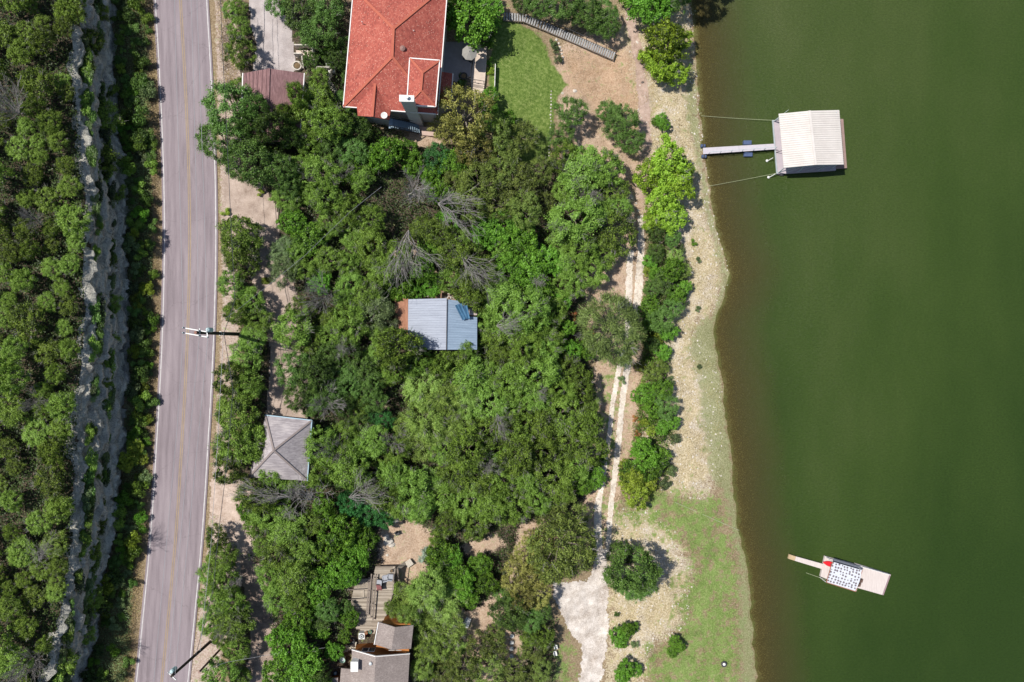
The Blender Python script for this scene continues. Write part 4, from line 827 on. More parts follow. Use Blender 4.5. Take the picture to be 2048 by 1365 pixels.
# ------------------------------------------------------------ boathouse
bh = thing('boathouse', 'white ribbed-roof boathouse floating on the lake at the end of gangway', 'boathouse', W(1620, 285, 0)); zk = .55
M_wr = simple('white_roof_sheet', (.53, .495, .465), .7, .06, .6, 8, 0, c2=(.62, .585, .56), bmp=.03); M_dk = simple('mauve_deck', (.40, .35, .38), .85, .12, 1.2, 10); M_steel = simple('pale_blue_steel', (.42, .47, .50), .5, .15)
ze3, zr3 = 3.6, 4.3
r0, r1 = V(1618.5, 222, zr3), V(1631, 330.5, zr3)
MB().ribs(r0, r1, V(1557.5, 228, ze3), V(1567.8, 336.5, ze3), 25, .07, .35).build('roof', M_wr, bh)
MB().ribs(r0, r1, V(1678.5, 220.5, ze3), V(1687.5, 329.8, ze3), 25, .07, .35).build('roof', M_wr, bh)
MB().bar(r0 + Vector((0, 0, .08)), r1 + Vector((0, 0, .08)), .34, .06).build('ridge_cap', M_wr, bh)
e0, e1, e2, e3 = V(1546, 241, zk), V(1554.5, 348.5, zk), V(1672, 341, zk), V(1664, 236, zk)
def bil(s_, t): return e0.lerp(e3, s_).lerp(e1.lerp(e2, s_), t)
def dq(nm, s0, s1, t0, t1, mat=M_dk): P = [bil(s0, t0), bil(s1, t0), bil(s1, t1), bil(s0, t1)]; MB().prism([(p.x, p.y) for p in P], zk - .35, zk).build(nm, mat, bh)
dq('west_deck', 0, .22, 0, 1); dq('north_deck', .22, 1, 0, .16); dq('south_deck', .22, 1, .84, 1, M_dk); dq('lake_side_deck', 1, 1.19, .03, .97, simple('brown_deck', (.26, .18, .16), .9, .15))
for s_ in (.02, .36, .70, .90):
    for t in (.02, .98):
        p = bil(s_, t); q_ = Vector((p.x + (.9 if s_ < .1 else .3 if s_ < .9 else 0), p.y, 0)); MB().bar((p.x, p.y, zk), (p.x, p.y + (.25 if t > .5 else -.1), ze3 + .1), .1).build('post', M_steel, bh)
for t in (0.02, .98):
    mb = MB(); mb.bar(bil(0, t) + Vector((0, 0, 3)), bil(.92, t) + Vector((0, 0, 3)), .1, .2)
    for k in range(5): a = bil(k / 6, t); b_ = bil((k + 1) / 6, t); mb.bar(a + Vector((0, 0, .1)), b_ + Vector((0, 0, 2.9)), .06)
    mb.build('truss', M_steel, bh)
for t in (.98, .60, .02):
    mb = MB(); p = bil(0, t); mb.bar(p + Vector((.05, 0, 0)), p + Vector((1.5, 0, 3.0)), .07); mb.bar(p + Vector((.05, 0, .1)), p + Vector((1.2, .8 if t < .5 else -.0, 2.6)), .05); mb.build('brace', M_dark if t == .6 else M_steel, bh)
mb = MB(); mb.bar(e0 + Vector((-.08, 0, .05)), e1 + Vector((-.08, 0, .05)), .09, .3); mb.build('edge_beam', M_steel, bh)
for t in (.12, .3, .5, .7, .9): p = bil(.1, t); MB().tube([(p.x, p.y - 1, .1), (p.x, p.y + 1, .1)], .3, 10).build('float', M_dark, bh)
gw = thing('gangway', 'narrow pale gangway on floats joining the shore to the boathouse', 'gangway', W(1475, 298, 0)); zgw = .75
P = [W(a, b_, zgw) for a, b_ in ((1406, 296.2), (1548.5, 287.8), (1550, 299), (1406.5, 308.8))]
for t0, t1 in ((0, .5), (.503, 1)):
    q_ = [P[0].lerp(P[1], t0), P[0].lerp(P[1], t1), P[3].lerp(P[2], t1), P[3].lerp(P[2], t0)]; MB().prism([(p.x, p.y) for p in q_], zgw - .12, zgw).build('walk_deck', simple('lilac_deck', (.46, .43, .47), .8, .1) if t0 == 0 else MATS['lilac_deck'], gw)
mb = MB(); A_, B_ = P[3] + Vector((.8, .08, 0)), P[2] + Vector((0, .08, 0)); mb.bar(A_ + Vector((0, 0, .9)), B_ + Vector((0, 0, .9)), .06)
for k in range(7): q_ = A_.lerp(B_, k / 6); mb.bar(q_, q_ + Vector((0, 0, .9)), .05)
mb.build('handrail', M_steel, gw)
M_flt = simple('blue_float', (.07, .10, .19), .5, .2)
for px, py, a, b_ in ((1494.5, 286, 1.15, .6), (1496, 309.5, 1.2, .6)): p = W(px, py, .3); MB().prism([(p.x - a / 2, p.y - b_ / 2), (p.x + a / 2, p.y - b_ / 2), (p.x + a / 2, p.y + b_ / 2), (p.x - a / 2, p.y + b_ / 2)], -.1, .45).build('float', M_flt, gw)
for px, py in ((1406, 292), (1408, 313)):
    p = W(px, py, .4); MB().tube([(p.x - .32, p.y, .3), (p.x + .32, p.y, .3)], .26, 14).build('drum', M_flt, gw)
    MB().tube([(p.x - .08, p.y, .3), (p.x + .08, p.y, .3)], .28, 14).build('drum_band', M_dark, gw)
def cable(name, label, pts, r_=.02, mat=None, cat='rope'):
    mb = MB(); P = []
    for (a, b_), (c_, d_) in zip(pts, pts[1:]):
        for k in range(8): P.append(Vector(a).lerp(Vector(c_), 0) if False else None)
    return mb
def rope(label, a, b_, r_=.022, name='mooring_rope', sag=.2, mat=None):
    P = [a.lerp(b_, t / 10) - Vector((0, 0, sag * math.sin(math.pi * t / 10))) for t in range(11)]
    return MB().tube(P, r_, 4).build(name, mat or MATS.get('rope') or simple('rope', (.42, .45, .30), .8, .1), label=label, category='rope')
rope('upper mooring rope from the bank to the north corner of the boathouse', G(1402, 232, .15), W(1546, 241, .6), sag=.15)
rope('lower mooring rope from the bank to the south corner of the boathouse', G(1416, 373, .15), W(1553, 347, .6), sag=.15)
rope('thin rope crossing the green bank down into the lake', G(1350, 1005, .2), W(1478, 1061, .1), .03, sag=.0)
rope('thin rope from the shore side of the small dock into the water', W(1612, 1146, .02), W(1652, 1160, .5), sag=.0)
p = W(1534, 322, .1); mp = thing('anchor_post', 'white slanting anchor post in the water left of the boathouse deck', 'post', p); MB().tube([W(1534, 323, .1), W(1546, 316, .9)], .05).build('pole', M_ac, mp); MB().lathe((p.x, p.y, 0), [(.15, 0), (.2, .15), (.05, .3)], 10).build('buoy', M_ac, mp)
p = W(1537, 355, .1); mp = thing('anchor_post', 'white slanting anchor post off the lower left corner of the boathouse', 'post', p); MB().tube([W(1537, 356, .1), W(1551, 348, .9)], .05).build('pole', M_ac, mp); MB().lathe((p.x, p.y, 0), [(.15, 0), (.2, .15), (.05, .3)], 10).build('buoy', M_ac, mp)
# ------------------------------------------------------------ small dock
sd_ = thing('small_dock', 'small floating dock with a spotted white canopy and a narrow ramp', 'dock', W(1700, 1150, 0)); zs = .5
M_ps = simple('pinkish_deck', (.50, .43, .41), .85, .1, 1.2, 12, c2=(.62, .56, .53), stretch=(6, .8, 1))
def dpoly(nm, pts, z0, z1, mat, par=sd_): P = [W(a, b_, z1) for a, b_ in pts]; return MB().prism([(p.x, p.y) for p in P], z0, z1).build(nm, mat, par)
dpoly('ramp', [(1592, 1113.5), (1648, 1129), (1645.5, 1139), (1589.5, 1122)], .35, .6, M_ps); dpoly('ramp_end', [(1578.5, 1109), (1591.7, 1113.4), (1589.2, 1121.9), (1576.3, 1117.8)], .33, .59, simple('yellow_ply', (.42, .31, .19), .8, .2, 2, 7))
dpoly('shore_side_deck', [(1650.3, 1112.8), (1725, 1133), (1713, 1183), (1641, 1153.5)], .1, zs, M_ps)
dpoly('lake_side_deck', [(1711.5, 1127.5), (1779.3, 1148.6), (1764.5, 1190.3), (1700, 1172)], .12, zs + .06, M_ps)
dpoly('end_bumper', [(1779.8, 1148.8), (1782, 1149.6), (1767.2, 1191), (1765, 1190.4)], .1, .4, simple('mauve_bumper', (.28, .19, .21)))
m, n, l, b = newmat('spotted_canvas'); tc = n.new('ShaderNodeTexCoord'); mp_ = n.new('ShaderNodeMapping'); mp_.inputs['Rotation'].default_value = (0, 0, .30); l.new(tc.outputs['Object'], mp_.inputs[0])
vv = n.new('ShaderNodeTexVoronoi'); vv.inputs['Scale'].default_value = 2.3; vv.inputs['Randomness'].default_value = .35; l.new(mp_.outputs[0], vv.inputs[0]); s_ = math_(n, l, 'LESS_THAN', vv.outputs['Distance'], .34)
c = mix(n, l, math_(n, l, 'MULTIPLY', s_, .85), ramp(n, l, tex(n, l, scale=4).outputs[0], [(.3, (.46, .48, .54)), (.7, (.60, .62, .66))]), (.08, .05, .06)); l.new(c, b.inputs['Base Color']); b.inputs['Roughness'].default_value = .7
cz = 2.6; cv = [(1665.3, 1124), (1724.5, 1141), (1711, 1183.3), (1652.8, 1165)]; P = [W(a, b_, cz) for a, b_ in cv]
cn = MB(); cn.slab([[P[0], P[1], (P[1] + P[2]) / 2 + Vector((0, 0, .2)), (P[0] + P[3]) / 2 + Vector((0, 0, .2))], [(P[0] + P[3]) / 2 + Vector((0, 0, .2)), (P[1] + P[2]) / 2 + Vector((0, 0, .2)), P[2], P[3]]], .08); cn.build('canopy', m, sd_)
gut(MB(), [P[1], P[2], P[3], P[0]], .09, .12).build('canopy_frame', simple('rusty_frame', (.30, .13, .09), .8, .3), sd_)
for p in P: MB().bar((p.x, p.y, zs), (p.x, p.y, cz - .05), .08).build('canopy_post', M_ac, sd_)
MB().bar(W(1666, 1121, 1.6), W(1720, 1137, 1.6), .5, .08).build('grey_awning', simple('slate_awning', (.11, .12, .15), .7, .15), sd_)
for a, b_ in (((1652, 1114), (1709, 1130.5)), ((1711.5, 1128.5), (1774, 1146.5))):
    mb = MB(); A_, B_ = W(*a, zs), W(*b_, zs); up = Vector((0, 0, .9)); mb.bar(A_ + up, B_ + up, .06); mb.bar(A_ + up * .5, B_ + up * .5, .04)
    for k in range(6): q_ = A_.lerp(B_, k / 5); mb.bar(q_, q_ + up, .05)
    mb.build('railing', M_ac, sd_)
kk = thing('kayak', 'bright red kayak poking out from under the spotted dock canopy', 'kayak', W(1656, 1127, zs)); kayak(kk, W(1660, 1128, zs), -.28, 2.5, .78, M_kred, zs)
for k, (px, py, lb) in enumerate(((1719.5, 1160, 'upper of two brown chairs at the right edge of dock canopy'), (1715.5, 1168, 'lower of two brown chairs at the right edge of dock canopy'))):
    p = W(px, py, zs + .06); o = thing('dock_chair', lb, 'chair', p, 'chairs on the small dock'); Mb = simple('brown_plastic', (.12, .075, .06)) if k == 0 else MATS['brown_plastic']
    MB().box((p.x, p.y, zs + .45), (.5, .5, .06), -.3).build('seat', Mb, o); MB().box((p.x - .24, p.y + .07, zs + .72), (.06, .5, .5), -.3).build('backrest', Mb, o)
    for sx in (-.2, .2):
        for sy in (-.2, .2): MB().bar((p.x + sx, p.y + sy, zs + .06), (p.x + sx, p.y + sy, zs + .42), .05).build('leg', Mb, o)
# ------------------------------------------------------------ utility poles and wires
M_wire = simple('wire', (.30, .31, .33), .5, .1, bmp=0); M_wire2 = simple('black_wire', (.05, .055, .06), .6, .1, bmp=0)
up_ = thing('utility_pole', 'tall dark utility pole with twin white crossarms beside the middle of the road', 'utility pole', G(483, 668))
p0 = G(483, 669); p1 = W(391, 665.5, 22.4); p1 = Vector((p0.x + (p1.x - p0.x) * 1, p1.y, 22.4))
MB().tube([p0 - Vector((0, 0, .5)), p0.lerp(p1, .5), p1], [.24, .21, .17], 14).build('pole', M_pole, up_); MB().lathe((p1.x, p1.y, 22.38), [(.17, 0), (.16, .06)], 14).build('pole_top', simple('cut_wood', (.25, .13, .10), .9), up_)
for a, b_ in (((366.5, 656), (416, 664.5)), ((366.5, 666), (416.7, 675))): MB().bar(W(*a, 21.9), W(*b_, 21.9), .11, .12).build('crossarm', M_ac, up_)
for px, py in ((367, 656), (367, 666), (398.5, 662), (399, 671.5), (415, 664.5), (416, 675)):
    p = W(px, py, 22); MB().lathe((p.x, p.y, 21.95), [(.06, 0), (.1, .08), (.06, .14), (.1, .2), (.05, .28)], 10).build('insulator', simple('insulator_grey', (.2, .25, .28), .3) if 'insulator_grey' not in MATS else MATS['insulator_grey'], up_)
p = W(415, 660, 21); MB().lathe((p.x, p.y, 19.9), [(.24, 0), (.27, .1), (.27, .95), (.2, 1.1), (.05, 1.15)], 16).build('transformer', simple('teal_white', (.45, .60, .62), .4, .1), up_)
MB().bar(W(399, 657, 21.9), W(400, 672, 21.9), .07).build('brace', M_galv, up_); MB().bar(W(414, 662, 21.9), W(415, 676, 21.9), .07).build('brace', M_galv, up_); MB().lathe((p0.lerp(p1, .5).x, p0.lerp(p1, .5).y, p0.lerp(p1, .5).z), [(.25, 0), (.25, .1)], 12).build('band', M_galv, up_)
u2 = thing('utility_pole', 'tall dark utility pole with white transformer at the bottom edge of the road', 'utility pole', G(421, 1284)); q0 = G(421, 1284); q1 = Vector((W(343, 1353, 19.8).x, W(343, 1353, 19.8).y, 19.8))
MB().tube([q0 - Vector((0, 0, .5)), q1], [.2, .15], 14).build('pole', M_pole, u2); p = W(345, 1348, 19.2)
MB().lathe((p.x - .1, p.y + .25, 18.3), [(.24, 0), (.26, .1), (.26, .85), (.18, 1.0), (.05, 1.05)], 16).build('transformer', MATS['teal_white'], u2); MB().bar(W(336, 1345, 19.3), W(352, 1360, 19.3), .1).build('bracket', M_ac, u2)
u3 = thing('stub_pole', 'shorter dark wooden stub pole right of the bottom utility pole', 'utility pole', G(445, 1294)); s0 = G(445, 1294); s1 = W(398, 1345, 16.0)
MB().tube([s0 - Vector((0, 0, .5)), s1], [.14, .12], 12).build('pole', simple('brown_pole', (.10, .055, .045)), u3); MB().tube([s1 - Vector((0, 0, .4)), s1 + Vector((0, 0, .02))], .13, 12).build('pole_cap', simple('pale_brown_pole', (.28, .18, .15)), u3)
def wire(label, pts, r_=.022, mat=M_wire, name='power_line'):
    P = []
    for a, b_ in zip(pts, pts[1:]): P += [W(*a).lerp(W(*b_), k / 6) for k in range(6)]
    P.append(W(*pts[-1])); MB().tube(P, r_, 5).build(name, mat, label=label, category='power line', group='wires along the road')
wire('leftmost overhead wire above the upper half of the road', [(367, 657, 22.1), (360, 400, 20.6), (352, 120, 20.2), (347, -80, 20.4)])
wire('middle overhead wire above the upper half of the road', [(398.5, 662, 22.1), (393, 400, 20.6), (386, 120, 20.2), (380, -80, 20.4)])
wire('rightmost overhead wire above the upper half of the road', [(415, 665, 22.1), (408, 400, 20.6), (398, 120, 20.2), (391, -80, 20.4)])
wire('leftmost overhead wire above the lower half of the road', [(367, 667, 22.1), (354, 860, 20.6), (330, 1120, 19.4), (307, 1370, 19.4)])
wire('middle overhead wire above the lower half of the road', [(399, 672, 22.1), (381, 860, 20.6), (357, 1120, 19.4), (336, 1350, 19.4)])
wire('rightmost overhead wire above the lower half of the road', [(416, 675, 22.1), (398, 860, 20.6), (372, 1120, 19.4), (350, 1352, 19.4)])
wire('thick low cable over the verge along the upper roadside', [(439, -60, 15.8), (444, 80, 15.4), (453, 250, 15.6), (462, 450, 16.2), (470, 600, 17.0), (448, 667, 17.4)], .035, M_wire2)
wire('thick low cable over the verge along the lower roadside', [(448, 667, 17.4), (466, 780, 16.6), (455, 920, 15.8), (438, 1060, 15.2), (426, 1180, 14.8), (392, 1310, 14.8)], .035, M_wire2)
wire('thin pale low cable over the lower verge nearer the road edge', [(447, 667, 18.0), (436, 870, 16.6), (422, 1090, 15.8), (400, 1302, 16.2)], .022, M_wire)
wire('service cable slanting from the middle utility pole over treetops towards the metal roof', [(417, 662, 21), (447, 640, 18.5), (488, 610, 16.5), (534, 573, 15), (608, 513, 13.6), (700, 424, 12.6), (763, 374, 12.2)], .016, M_wire)
wire('service cable crossing the shaded drive at the bottom of the photo', [(398, 1345, 15.9), (453, 1325, 14.2), (550, 1308, 13.0), (650, 1296, 11.5)], .016, M_wire)
# ------------------------------------------------------------ vegetation
LM = {
 'cedar': leafmat('cedar_leaves', (0.015, 0.030, 0.005), (0.205, 0.333, 0.046), (.34, .38, .18), .2),
 'hill':  leafmat('hill_cedar_leaves', (.012, .026, .005), (.220, .340, .045), (.42, .46, .22), .2, -.004, .07),
 'oak':   leafmat('oak_leaves', (0.011, 0.026, 0.006), (0.130, 0.237, 0.046), (.24, .31, .13), .18, .0),
 'bright': leafmat('shore_tree_leaves', (0.038, 0.075, 0.007), (0.315, 0.482, 0.043), (.45, .52, .14), .35, -.004),
 'bushy': leafmat('broadleaf_leaves', (0.012, 0.038, 0.005), (0.157, 0.330, 0.032), (.25, .36, .08), .28, -.002),
 'teal':  leafmat('teal_leaves', (.008, .030, .010), (.070, .215, .050), (.10, .24, .09), .25, .005),
 'pecan': leafmat('olive_leaves', (0.034, 0.038, 0.009), (0.326, 0.325, 0.085), (.55, .46, .22), .28, -.002, .22),
 'olive': leafmat('olive_green_leaves', (0.017, 0.026, 0.006), (0.217, 0.288, 0.061), (.30, .32, .13), .22, 0),
 'mesq':  leafmat('mesquite_leaves', (0.026, 0.045, 0.009), (0.310, 0.448, 0.091), (.44, .48, .24), .28, 0, .18),
 'yel':   leafmat('yellow_green_leaves', (.035, .06, .008), (.300, .400, .045), (.5, .5, .14), .3, -.004),
 'grey':  leafmat('grey_green_leaves', (0.013, 0.024, 0.010), (0.174, 0.243, 0.097), (.27, .31, .19), .2, .0),
 'weep': leafmat('drooping_leaves', (.018, .032, .010), (.215, .300, .085), (.26, .31, .17), .22, 0, .2),
 'agave': leafmat('blue_grey_leaves', (0.038, 0.060, 0.045), (0.194, 0.270, 0.209), (.36, .42, .38), .1, .01),
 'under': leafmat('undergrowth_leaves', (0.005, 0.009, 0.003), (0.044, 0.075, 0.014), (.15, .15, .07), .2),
}
M_bark = simple('cedar_bark', (.17, .14, .12), .95, .3, 3, 20)
M_bare = simple('bare_grey_wood', (.20, .185, .175), .9, .22, 3, 20, c2=(.40, .375, .365))
M_bark2 = simple('pale_bark', (.30, .26, .23), .95, .3, 3, 20)
def leafquads(P, Nn, L, asp, rs, ax=None):
    n_ = len(P); Nn = Nn / np.maximum(np.linalg.norm(Nn, axis=1, keepdims=True), 1e-6)
    T = rs.normal(size=(n_, 3)) if ax is None else ax + rs.normal(size=(n_, 3)) * .35
    T -= Nn * (T * Nn).sum(1, keepdims=True); T /= np.maximum(np.linalg.norm(T, axis=1, keepdims=True), 1e-6); Bn = np.cross(Nn, T)
    L = L.reshape(-1, 1); w_ = L * asp
    Vv = np.stack([P - T * L * .5, P + Bn * w_ * .5, P + T * L * .5 + Nn * L * .08, P - Bn * w_ * .5], 1).reshape(-1, 3)
    return Vv, np.arange(4 * n_).reshape(-1, 4)
KP = {  # clumps, clump radius, leaves per clump, leaf length, aspect, crown height ratio, irregularity, twigs
 'cedar': dict(nc=62, cr=(.11, .25), nl=210, L=.23, a=.42, hr=.75, irr=.40, tw=38, flat=.8),
 'hill':  dict(nc=56, cr=(.12, .26), nl=210, L=.23, a=.42, hr=.65, irr=.45, tw=22, flat=.75),
 'oak':   dict(nc=90, cr=(.10, .21), nl=180, L=.19, a=.55, hr=.70, irr=.36, tw=10, flat=.8),
 'bright': dict(nc=70, cr=(.11, .23), nl=120, L=.30, a=.62, hr=.75, irr=.58, tw=16, flat=.8),
 'bushy': dict(nc=64, cr=(.11, .24), nl=165, L=.24, a=.65, hr=.65, irr=.50, tw=5, flat=.8),
 'teal':  dict(nc=60, cr=(.14, .22), nl=190, L=.22, a=.40, hr=.55, irr=.18, tw=0, flat=.8),
 'pecan': dict(nc=80, cr=(.10, .19), nl=130, L=.21, a=.55, hr=.80, irr=.36, tw=6, flat=.8),
 'olive': dict(nc=80, cr=(.10, .20), nl=150, L=.19, a=.5, hr=.75, irr=.34, tw=8, flat=.8),
 'mesq':  dict(nc=60, cr=(.14, .26), nl=170, L=.30, a=.20, hr=.55, irr=.42, tw=24, flat=.6),
 'yel':   dict(nc=40, cr=(.15, .27), nl=150, L=.22, a=.5, hr=.7, irr=.38, tw=4, flat=.8),
 'weep':  dict(nc=130, cr=(.11, .20), nl=215, L=.30, a=.22, hr=.6, irr=.22, tw=20, flat=.6),
 'grey':  dict(nc=66, cr=(.12, .22), nl=190, L=.17, a=.5, hr=.7, irr=.30, tw=16, flat=.8),
}
def crown_arrays(kind, seed, Rr, H):
    k = KP[kind]; rs = np.random.RandomState(seed); nc = k['nc']; zb = H * .32; zc = H * (1 - k['hr'] * .55); hh = H - zc
    ph = np.arange(nc) * 2.39996 + rs.rand() * 6; cz = 1 - (np.arange(nc) + .5) / nc * 1.22 + rs.normal(size=nc) * .05; cz = np.clip(cz, -.3, 1); cr_ = np.sqrt(np.clip(1 - cz ** 2, 0, 1))
    ph = ph + rs.normal(size=nc) * .25
    lob = 1 + k['irr'] * (.6 * np.sin(ph * 2 + rs.rand() * 6) * rs.uniform(.3, 1) + .5 * np.sin(ph * 3 + rs.rand() * 6) * rs.uniform(.3, 1) + rs.normal(size=nc) * .35) * .6
    rad = lob * (1 - k['irr'] * .5 * rs.rand(nc) ** 1.5) * .86
    C = np.stack([Rr * cr_ * rad * np.cos(ph), Rr * cr_ * rad * np.sin(ph), zc + hh * .86 * cz * (1 - k['irr'] * .9 * rs.rand(nc))], 1)
    rc_ = Rr * rs.uniform(*k['cr'], size=nc); tone = rs.rand(nc)
    P = []; Nn = []; LL = []; lv = []; AX = []
    for i in range(nc):
        m_ = int(k['nl'] * (rc_[i] / (Rr * .22)) ** 1.3 * min(1.6, (Rr / 3) ** 1.0 + .2)); d_ = rs.normal(size=(m_, 3)); out = C[i] - np.array([0, 0, zc * .8]); out = out / max(np.linalg.norm(out), .1)
        d_ /= np.linalg.norm(d_, axis=1, keepdims=True); d_ = d_ + out * .45 + np.array([0, 0, .45]); d_ /= np.linalg.norm(d_, axis=1, keepdims=True); an = np.array([1, 1, 1]) + rs.normal(size=3) * np.array([.28, .28, .2]); fr = .75 + .55 * rs.rand(7); az_ = np.arctan2(d_[:, 1], d_[:, 0]); fz = fr[((az_ + 3.15) / .9).astype(int) % 7].reshape(-1, 1)
        r_ = rc_[i] * (1 + .26 * rs.normal(size=(m_, 1))) * rs.rand(m_, 1) ** .3 * fz; p_ = C[i] + d_ * r_ * an * np.array([1, 1, k['flat']])
        P.append(p_); Nn.append(d_ + np.array([0, 0, .35]) + rs.normal(size=(m_, 3)) * .75); LL.append(k['L'] * rs.uniform(.6, 1.35, m_)); lv.append(np.clip(.0 + .42 * tone[i] + .70 * rs.rand(m_), 0, 1)); AX.append(np.repeat(out[None] * np.array([1, 1, -.2]), m_, 0))
    P = np.concatenate(P); Nn = np.concatenate(Nn); LL = np.concatenate(LL); lv = np.concatenate(lv)
    ax = np.concatenate(AX) if kind in ('mesq', 'weep') else None
    Vv, F = leafquads(P, Nn, LL, k['a'], rs, ax); return Vv, F, np.repeat(lv, 4), C, zc
def skeleton(C, zc, Rr, H, seed, tw):
    rr = random.Random(seed); mb = MB(); tr = .045 * Rr + .06; lean = Vector((rr.uniform(-.3, .3), rr.uniform(-.3, .3), 0)); top = Vector((lean.x, lean.y, zc))
    mb.tube([(0, 0, -.5), (0, 0, .05), (lean.x * .5, lean.y * .5, zc * .5), top], [tr * 1.5, tr * 1.15, tr * .85, tr * .6], 7)
    idx = list(range(len(C))); rr.shuffle(idx)
    for i in idx[:9]:
        e = Vector(C[i]); b_ = Vector((lean.x * .6, lean.y * .6, zc * rr.uniform(.35, .8))); md = b_.lerp(e, .5) + Vector((0, 0, -.15 * Rr + rr.uniform(-.1, .1)))
        mb.tube([b_, md, e], [tr * .5, tr * .33, .03], 5)
    tb = MB()
    for i in (idx[:9] * 5)[:tw]:
        e = Vector(C[i]); dr = Vector((e.x, e.y, (e.z - zc * .6))); dr = dr.normalized() if dr.length > .1 else Vector((0, 0, 1))
        for _ in range(3):
            s_ = e + Vector((rr.uniform(-.3, .3), rr.uniform(-.3, .3), 0)); dd = (dr + Vector((rr.uniform(-.6, .6), rr.uniform(-.6, .6), rr.uniform(-.1, .5)))).normalized() * Rr * rr.uniform(.18, .4)
            tb.tube([s_, s_ + dd * .5 + Vector((rr.uniform(-.06, .06), rr.uniform(-.06, .06), .04)), s_ + dd], [.03, .022, .009], 3, False)
    return mb, tb
def rawmesh(name, mb, mat, smooth=True):
    me = bpy.data.meshes.new(name); me.from_pydata(mb.v, [], mb.f); me.materials.append(mat)
    if smooth: me.polygons.foreach_set('use_smooth', [True] * len(me.polygons))
    return me
def trunkmesh(name, sk, tb, mat):
    n0 = len(sk.f); sk.add(tb.v, tb.f) if tb.v else None
    me = rawmesh(name, sk, mat); me.materials.append(M_bare); me.polygons.foreach_set('material_index', [0] * n0 + [1] * (len(sk.f) - n0)); return me
PROTO = {}
def proto(kind, var):
    key = (kind, var)
    if key not in PROTO:
        base = {'cedar': 2.9, 'hill': 2.6, 'oak': 3.4, 'bright': 3.3, 'bushy': 2.6, 'teal': 2.4, 'pecan': 3.8, 'olive': 3.4, 'mesq': 3.2, 'yel': 2.0, 'grey': 2.8, 'weep': 4.6}[kind]
        H = base * {'cedar': 1.75, 'hill': 1.7, 'oak': 1.65, 'bright': 1.55, 'bushy': 1.4, 'teal': 1.4, 'pecan': 1.9, 'olive': 1.8, 'mesq': 1.5, 'yel': 1.3, 'grey': 1.6, 'weep': 1.3}[kind]
        sd = abs(hash((len(kind), ord(kind[0]), ord(kind[1]), var))) % 9973 if False else (ord(kind[0]) * 31 + ord(kind[1]) * 7 + var * 101)
        Vv, F, lv, C, zc = crown_arrays(kind, sd, base, H); sk, tb = skeleton(C, zc, base, H, sd, KP[kind]['tw'])
        PROTO[key] = (base, H, mesh_np(kind + '_crown', Vv, F, LM[kind], {'lv': lv}), trunkmesh(kind + '_trunk', sk, tb, M_bark2 if kind in ('bright', 'pecan') else M_bark))
    return PROTO[key]
NV_ = {'cedar': 6, 'hill': 6, 'oak': 4, 'bright': 3, 'bushy': 4, 'teal': 1, 'pecan': 2, 'olive': 3, 'mesq': 3, 'yel': 2, 'grey': 2, 'weep': 2}
LOOK = {'cedar': ('cedar_tree', 'cedar', 'green cedar'), 'hill': ('cedar_tree', 'cedar', 'hillside cedar'), 'oak': ('oak_tree', 'oak', 'dark green oak'), 'bright': ('shore_tree', 'tree', 'bright yellow-green tree'),
        'bushy': ('broadleaf_tree', 'tree', 'vivid green broadleaf tree'), 'teal': ('broadleaf_tree', 'tree', 'blue-green leafy tree'), 'pecan': ('pecan_tree', 'tree', 'yellowish olive tree'), 'olive': ('elm_tree', 'tree', 'olive-green tree'),
        'mesq': ('mesquite_tree', 'mesquite', 'feathery pale green mesquite'), 'yel': ('small_tree', 'tree', 'small yellow-green tree'), 'grey': ('oak_tree', 'oak', 'grey-green oak'), 'weep': ('elm_tree', 'tree', 'drooping olive-green tree')}
LAND = [('the boathouse', 1620, 280), ('the red-roofed house', 800, 130), ('the mauve-roofed garage', 545, 200), ('the metal-roofed cabin', 885, 645), ('the grey pyramid roof', 565, 895),
        ('the big wooden deck', 740, 1195), ('the taupe-roofed house', 770, 1300), ('the bare dirt yard', 815, 1090), ('the lawn', 1045, 180), ('the gangway landing', 1405, 300), ('the gravel lot', 1165, 1200),
        ('the middle utility pole', 440, 668), ('the bottom utility poles', 420, 1300), ('the upper concrete driveway', 540, 80), ('the sandy turnout', 470, 1010), ('the shingle point', 1430, 550), ('the track boulders', 1270, 410),
        ('the stepping pads', 1023, 1290), ('the plank stairway', 1150, 80), ('the white storage box', 934, 1246), ('the stained driveway', 560, 480), ('the track-side giant tree', 1215, 655), ('the lone oak by the lot', 1262, 1135)]
LAND += [('the white chimney', 812, 215), ('the patio umbrella', 940, 108), ('the rusty porch', 800, 630), ('the timber frame', 895, 580), ('the service cable end', 763, 374), ('the largest bare tree', 812, 385),
         ('the white-limbed bare tree', 915, 420), ('the silvery dead cedar', 640, 590), ('the twisted bare tree', 618, 1000), ('the orange kayak', 802, 755), ('the agave clump', 848, 1107), ('the slatted bench', 818, 1127), ('the driveway parapet', 615, 812),
         ('the fallen bare tree', 945, 520), ('the reddish bare crown', 1150, 390), ('the shaded drive', 520, 1220), ('the stone edging', 1100, 250), ('the lone boulder', 1149, 182), ('the round roof vent', 740, 1330), ('the driveway joint', 545, 565),
         ('the entry landing', 610, 110), ('the stone slab stair', 670, 190), ('the bed of blue-grey plants', 1112, 100), ('the upper garden bench', 1111, 1292), ('the dock ramp', 1580, 1113), ('the deck stair', 675, 1215), ('the dry bank scrub', 1338, 950),
         ('the dark dead brush', 665, 905), ('the mid-wood bare tree', 1065, 790), ('the bare twiggy top', 985, 930), ('the two-rut track bend', 1232, 830), ('the two-rut track end', 1205, 1040), ('the rubble edging', 885, 596), ('the white garden wall', 965, 225)]
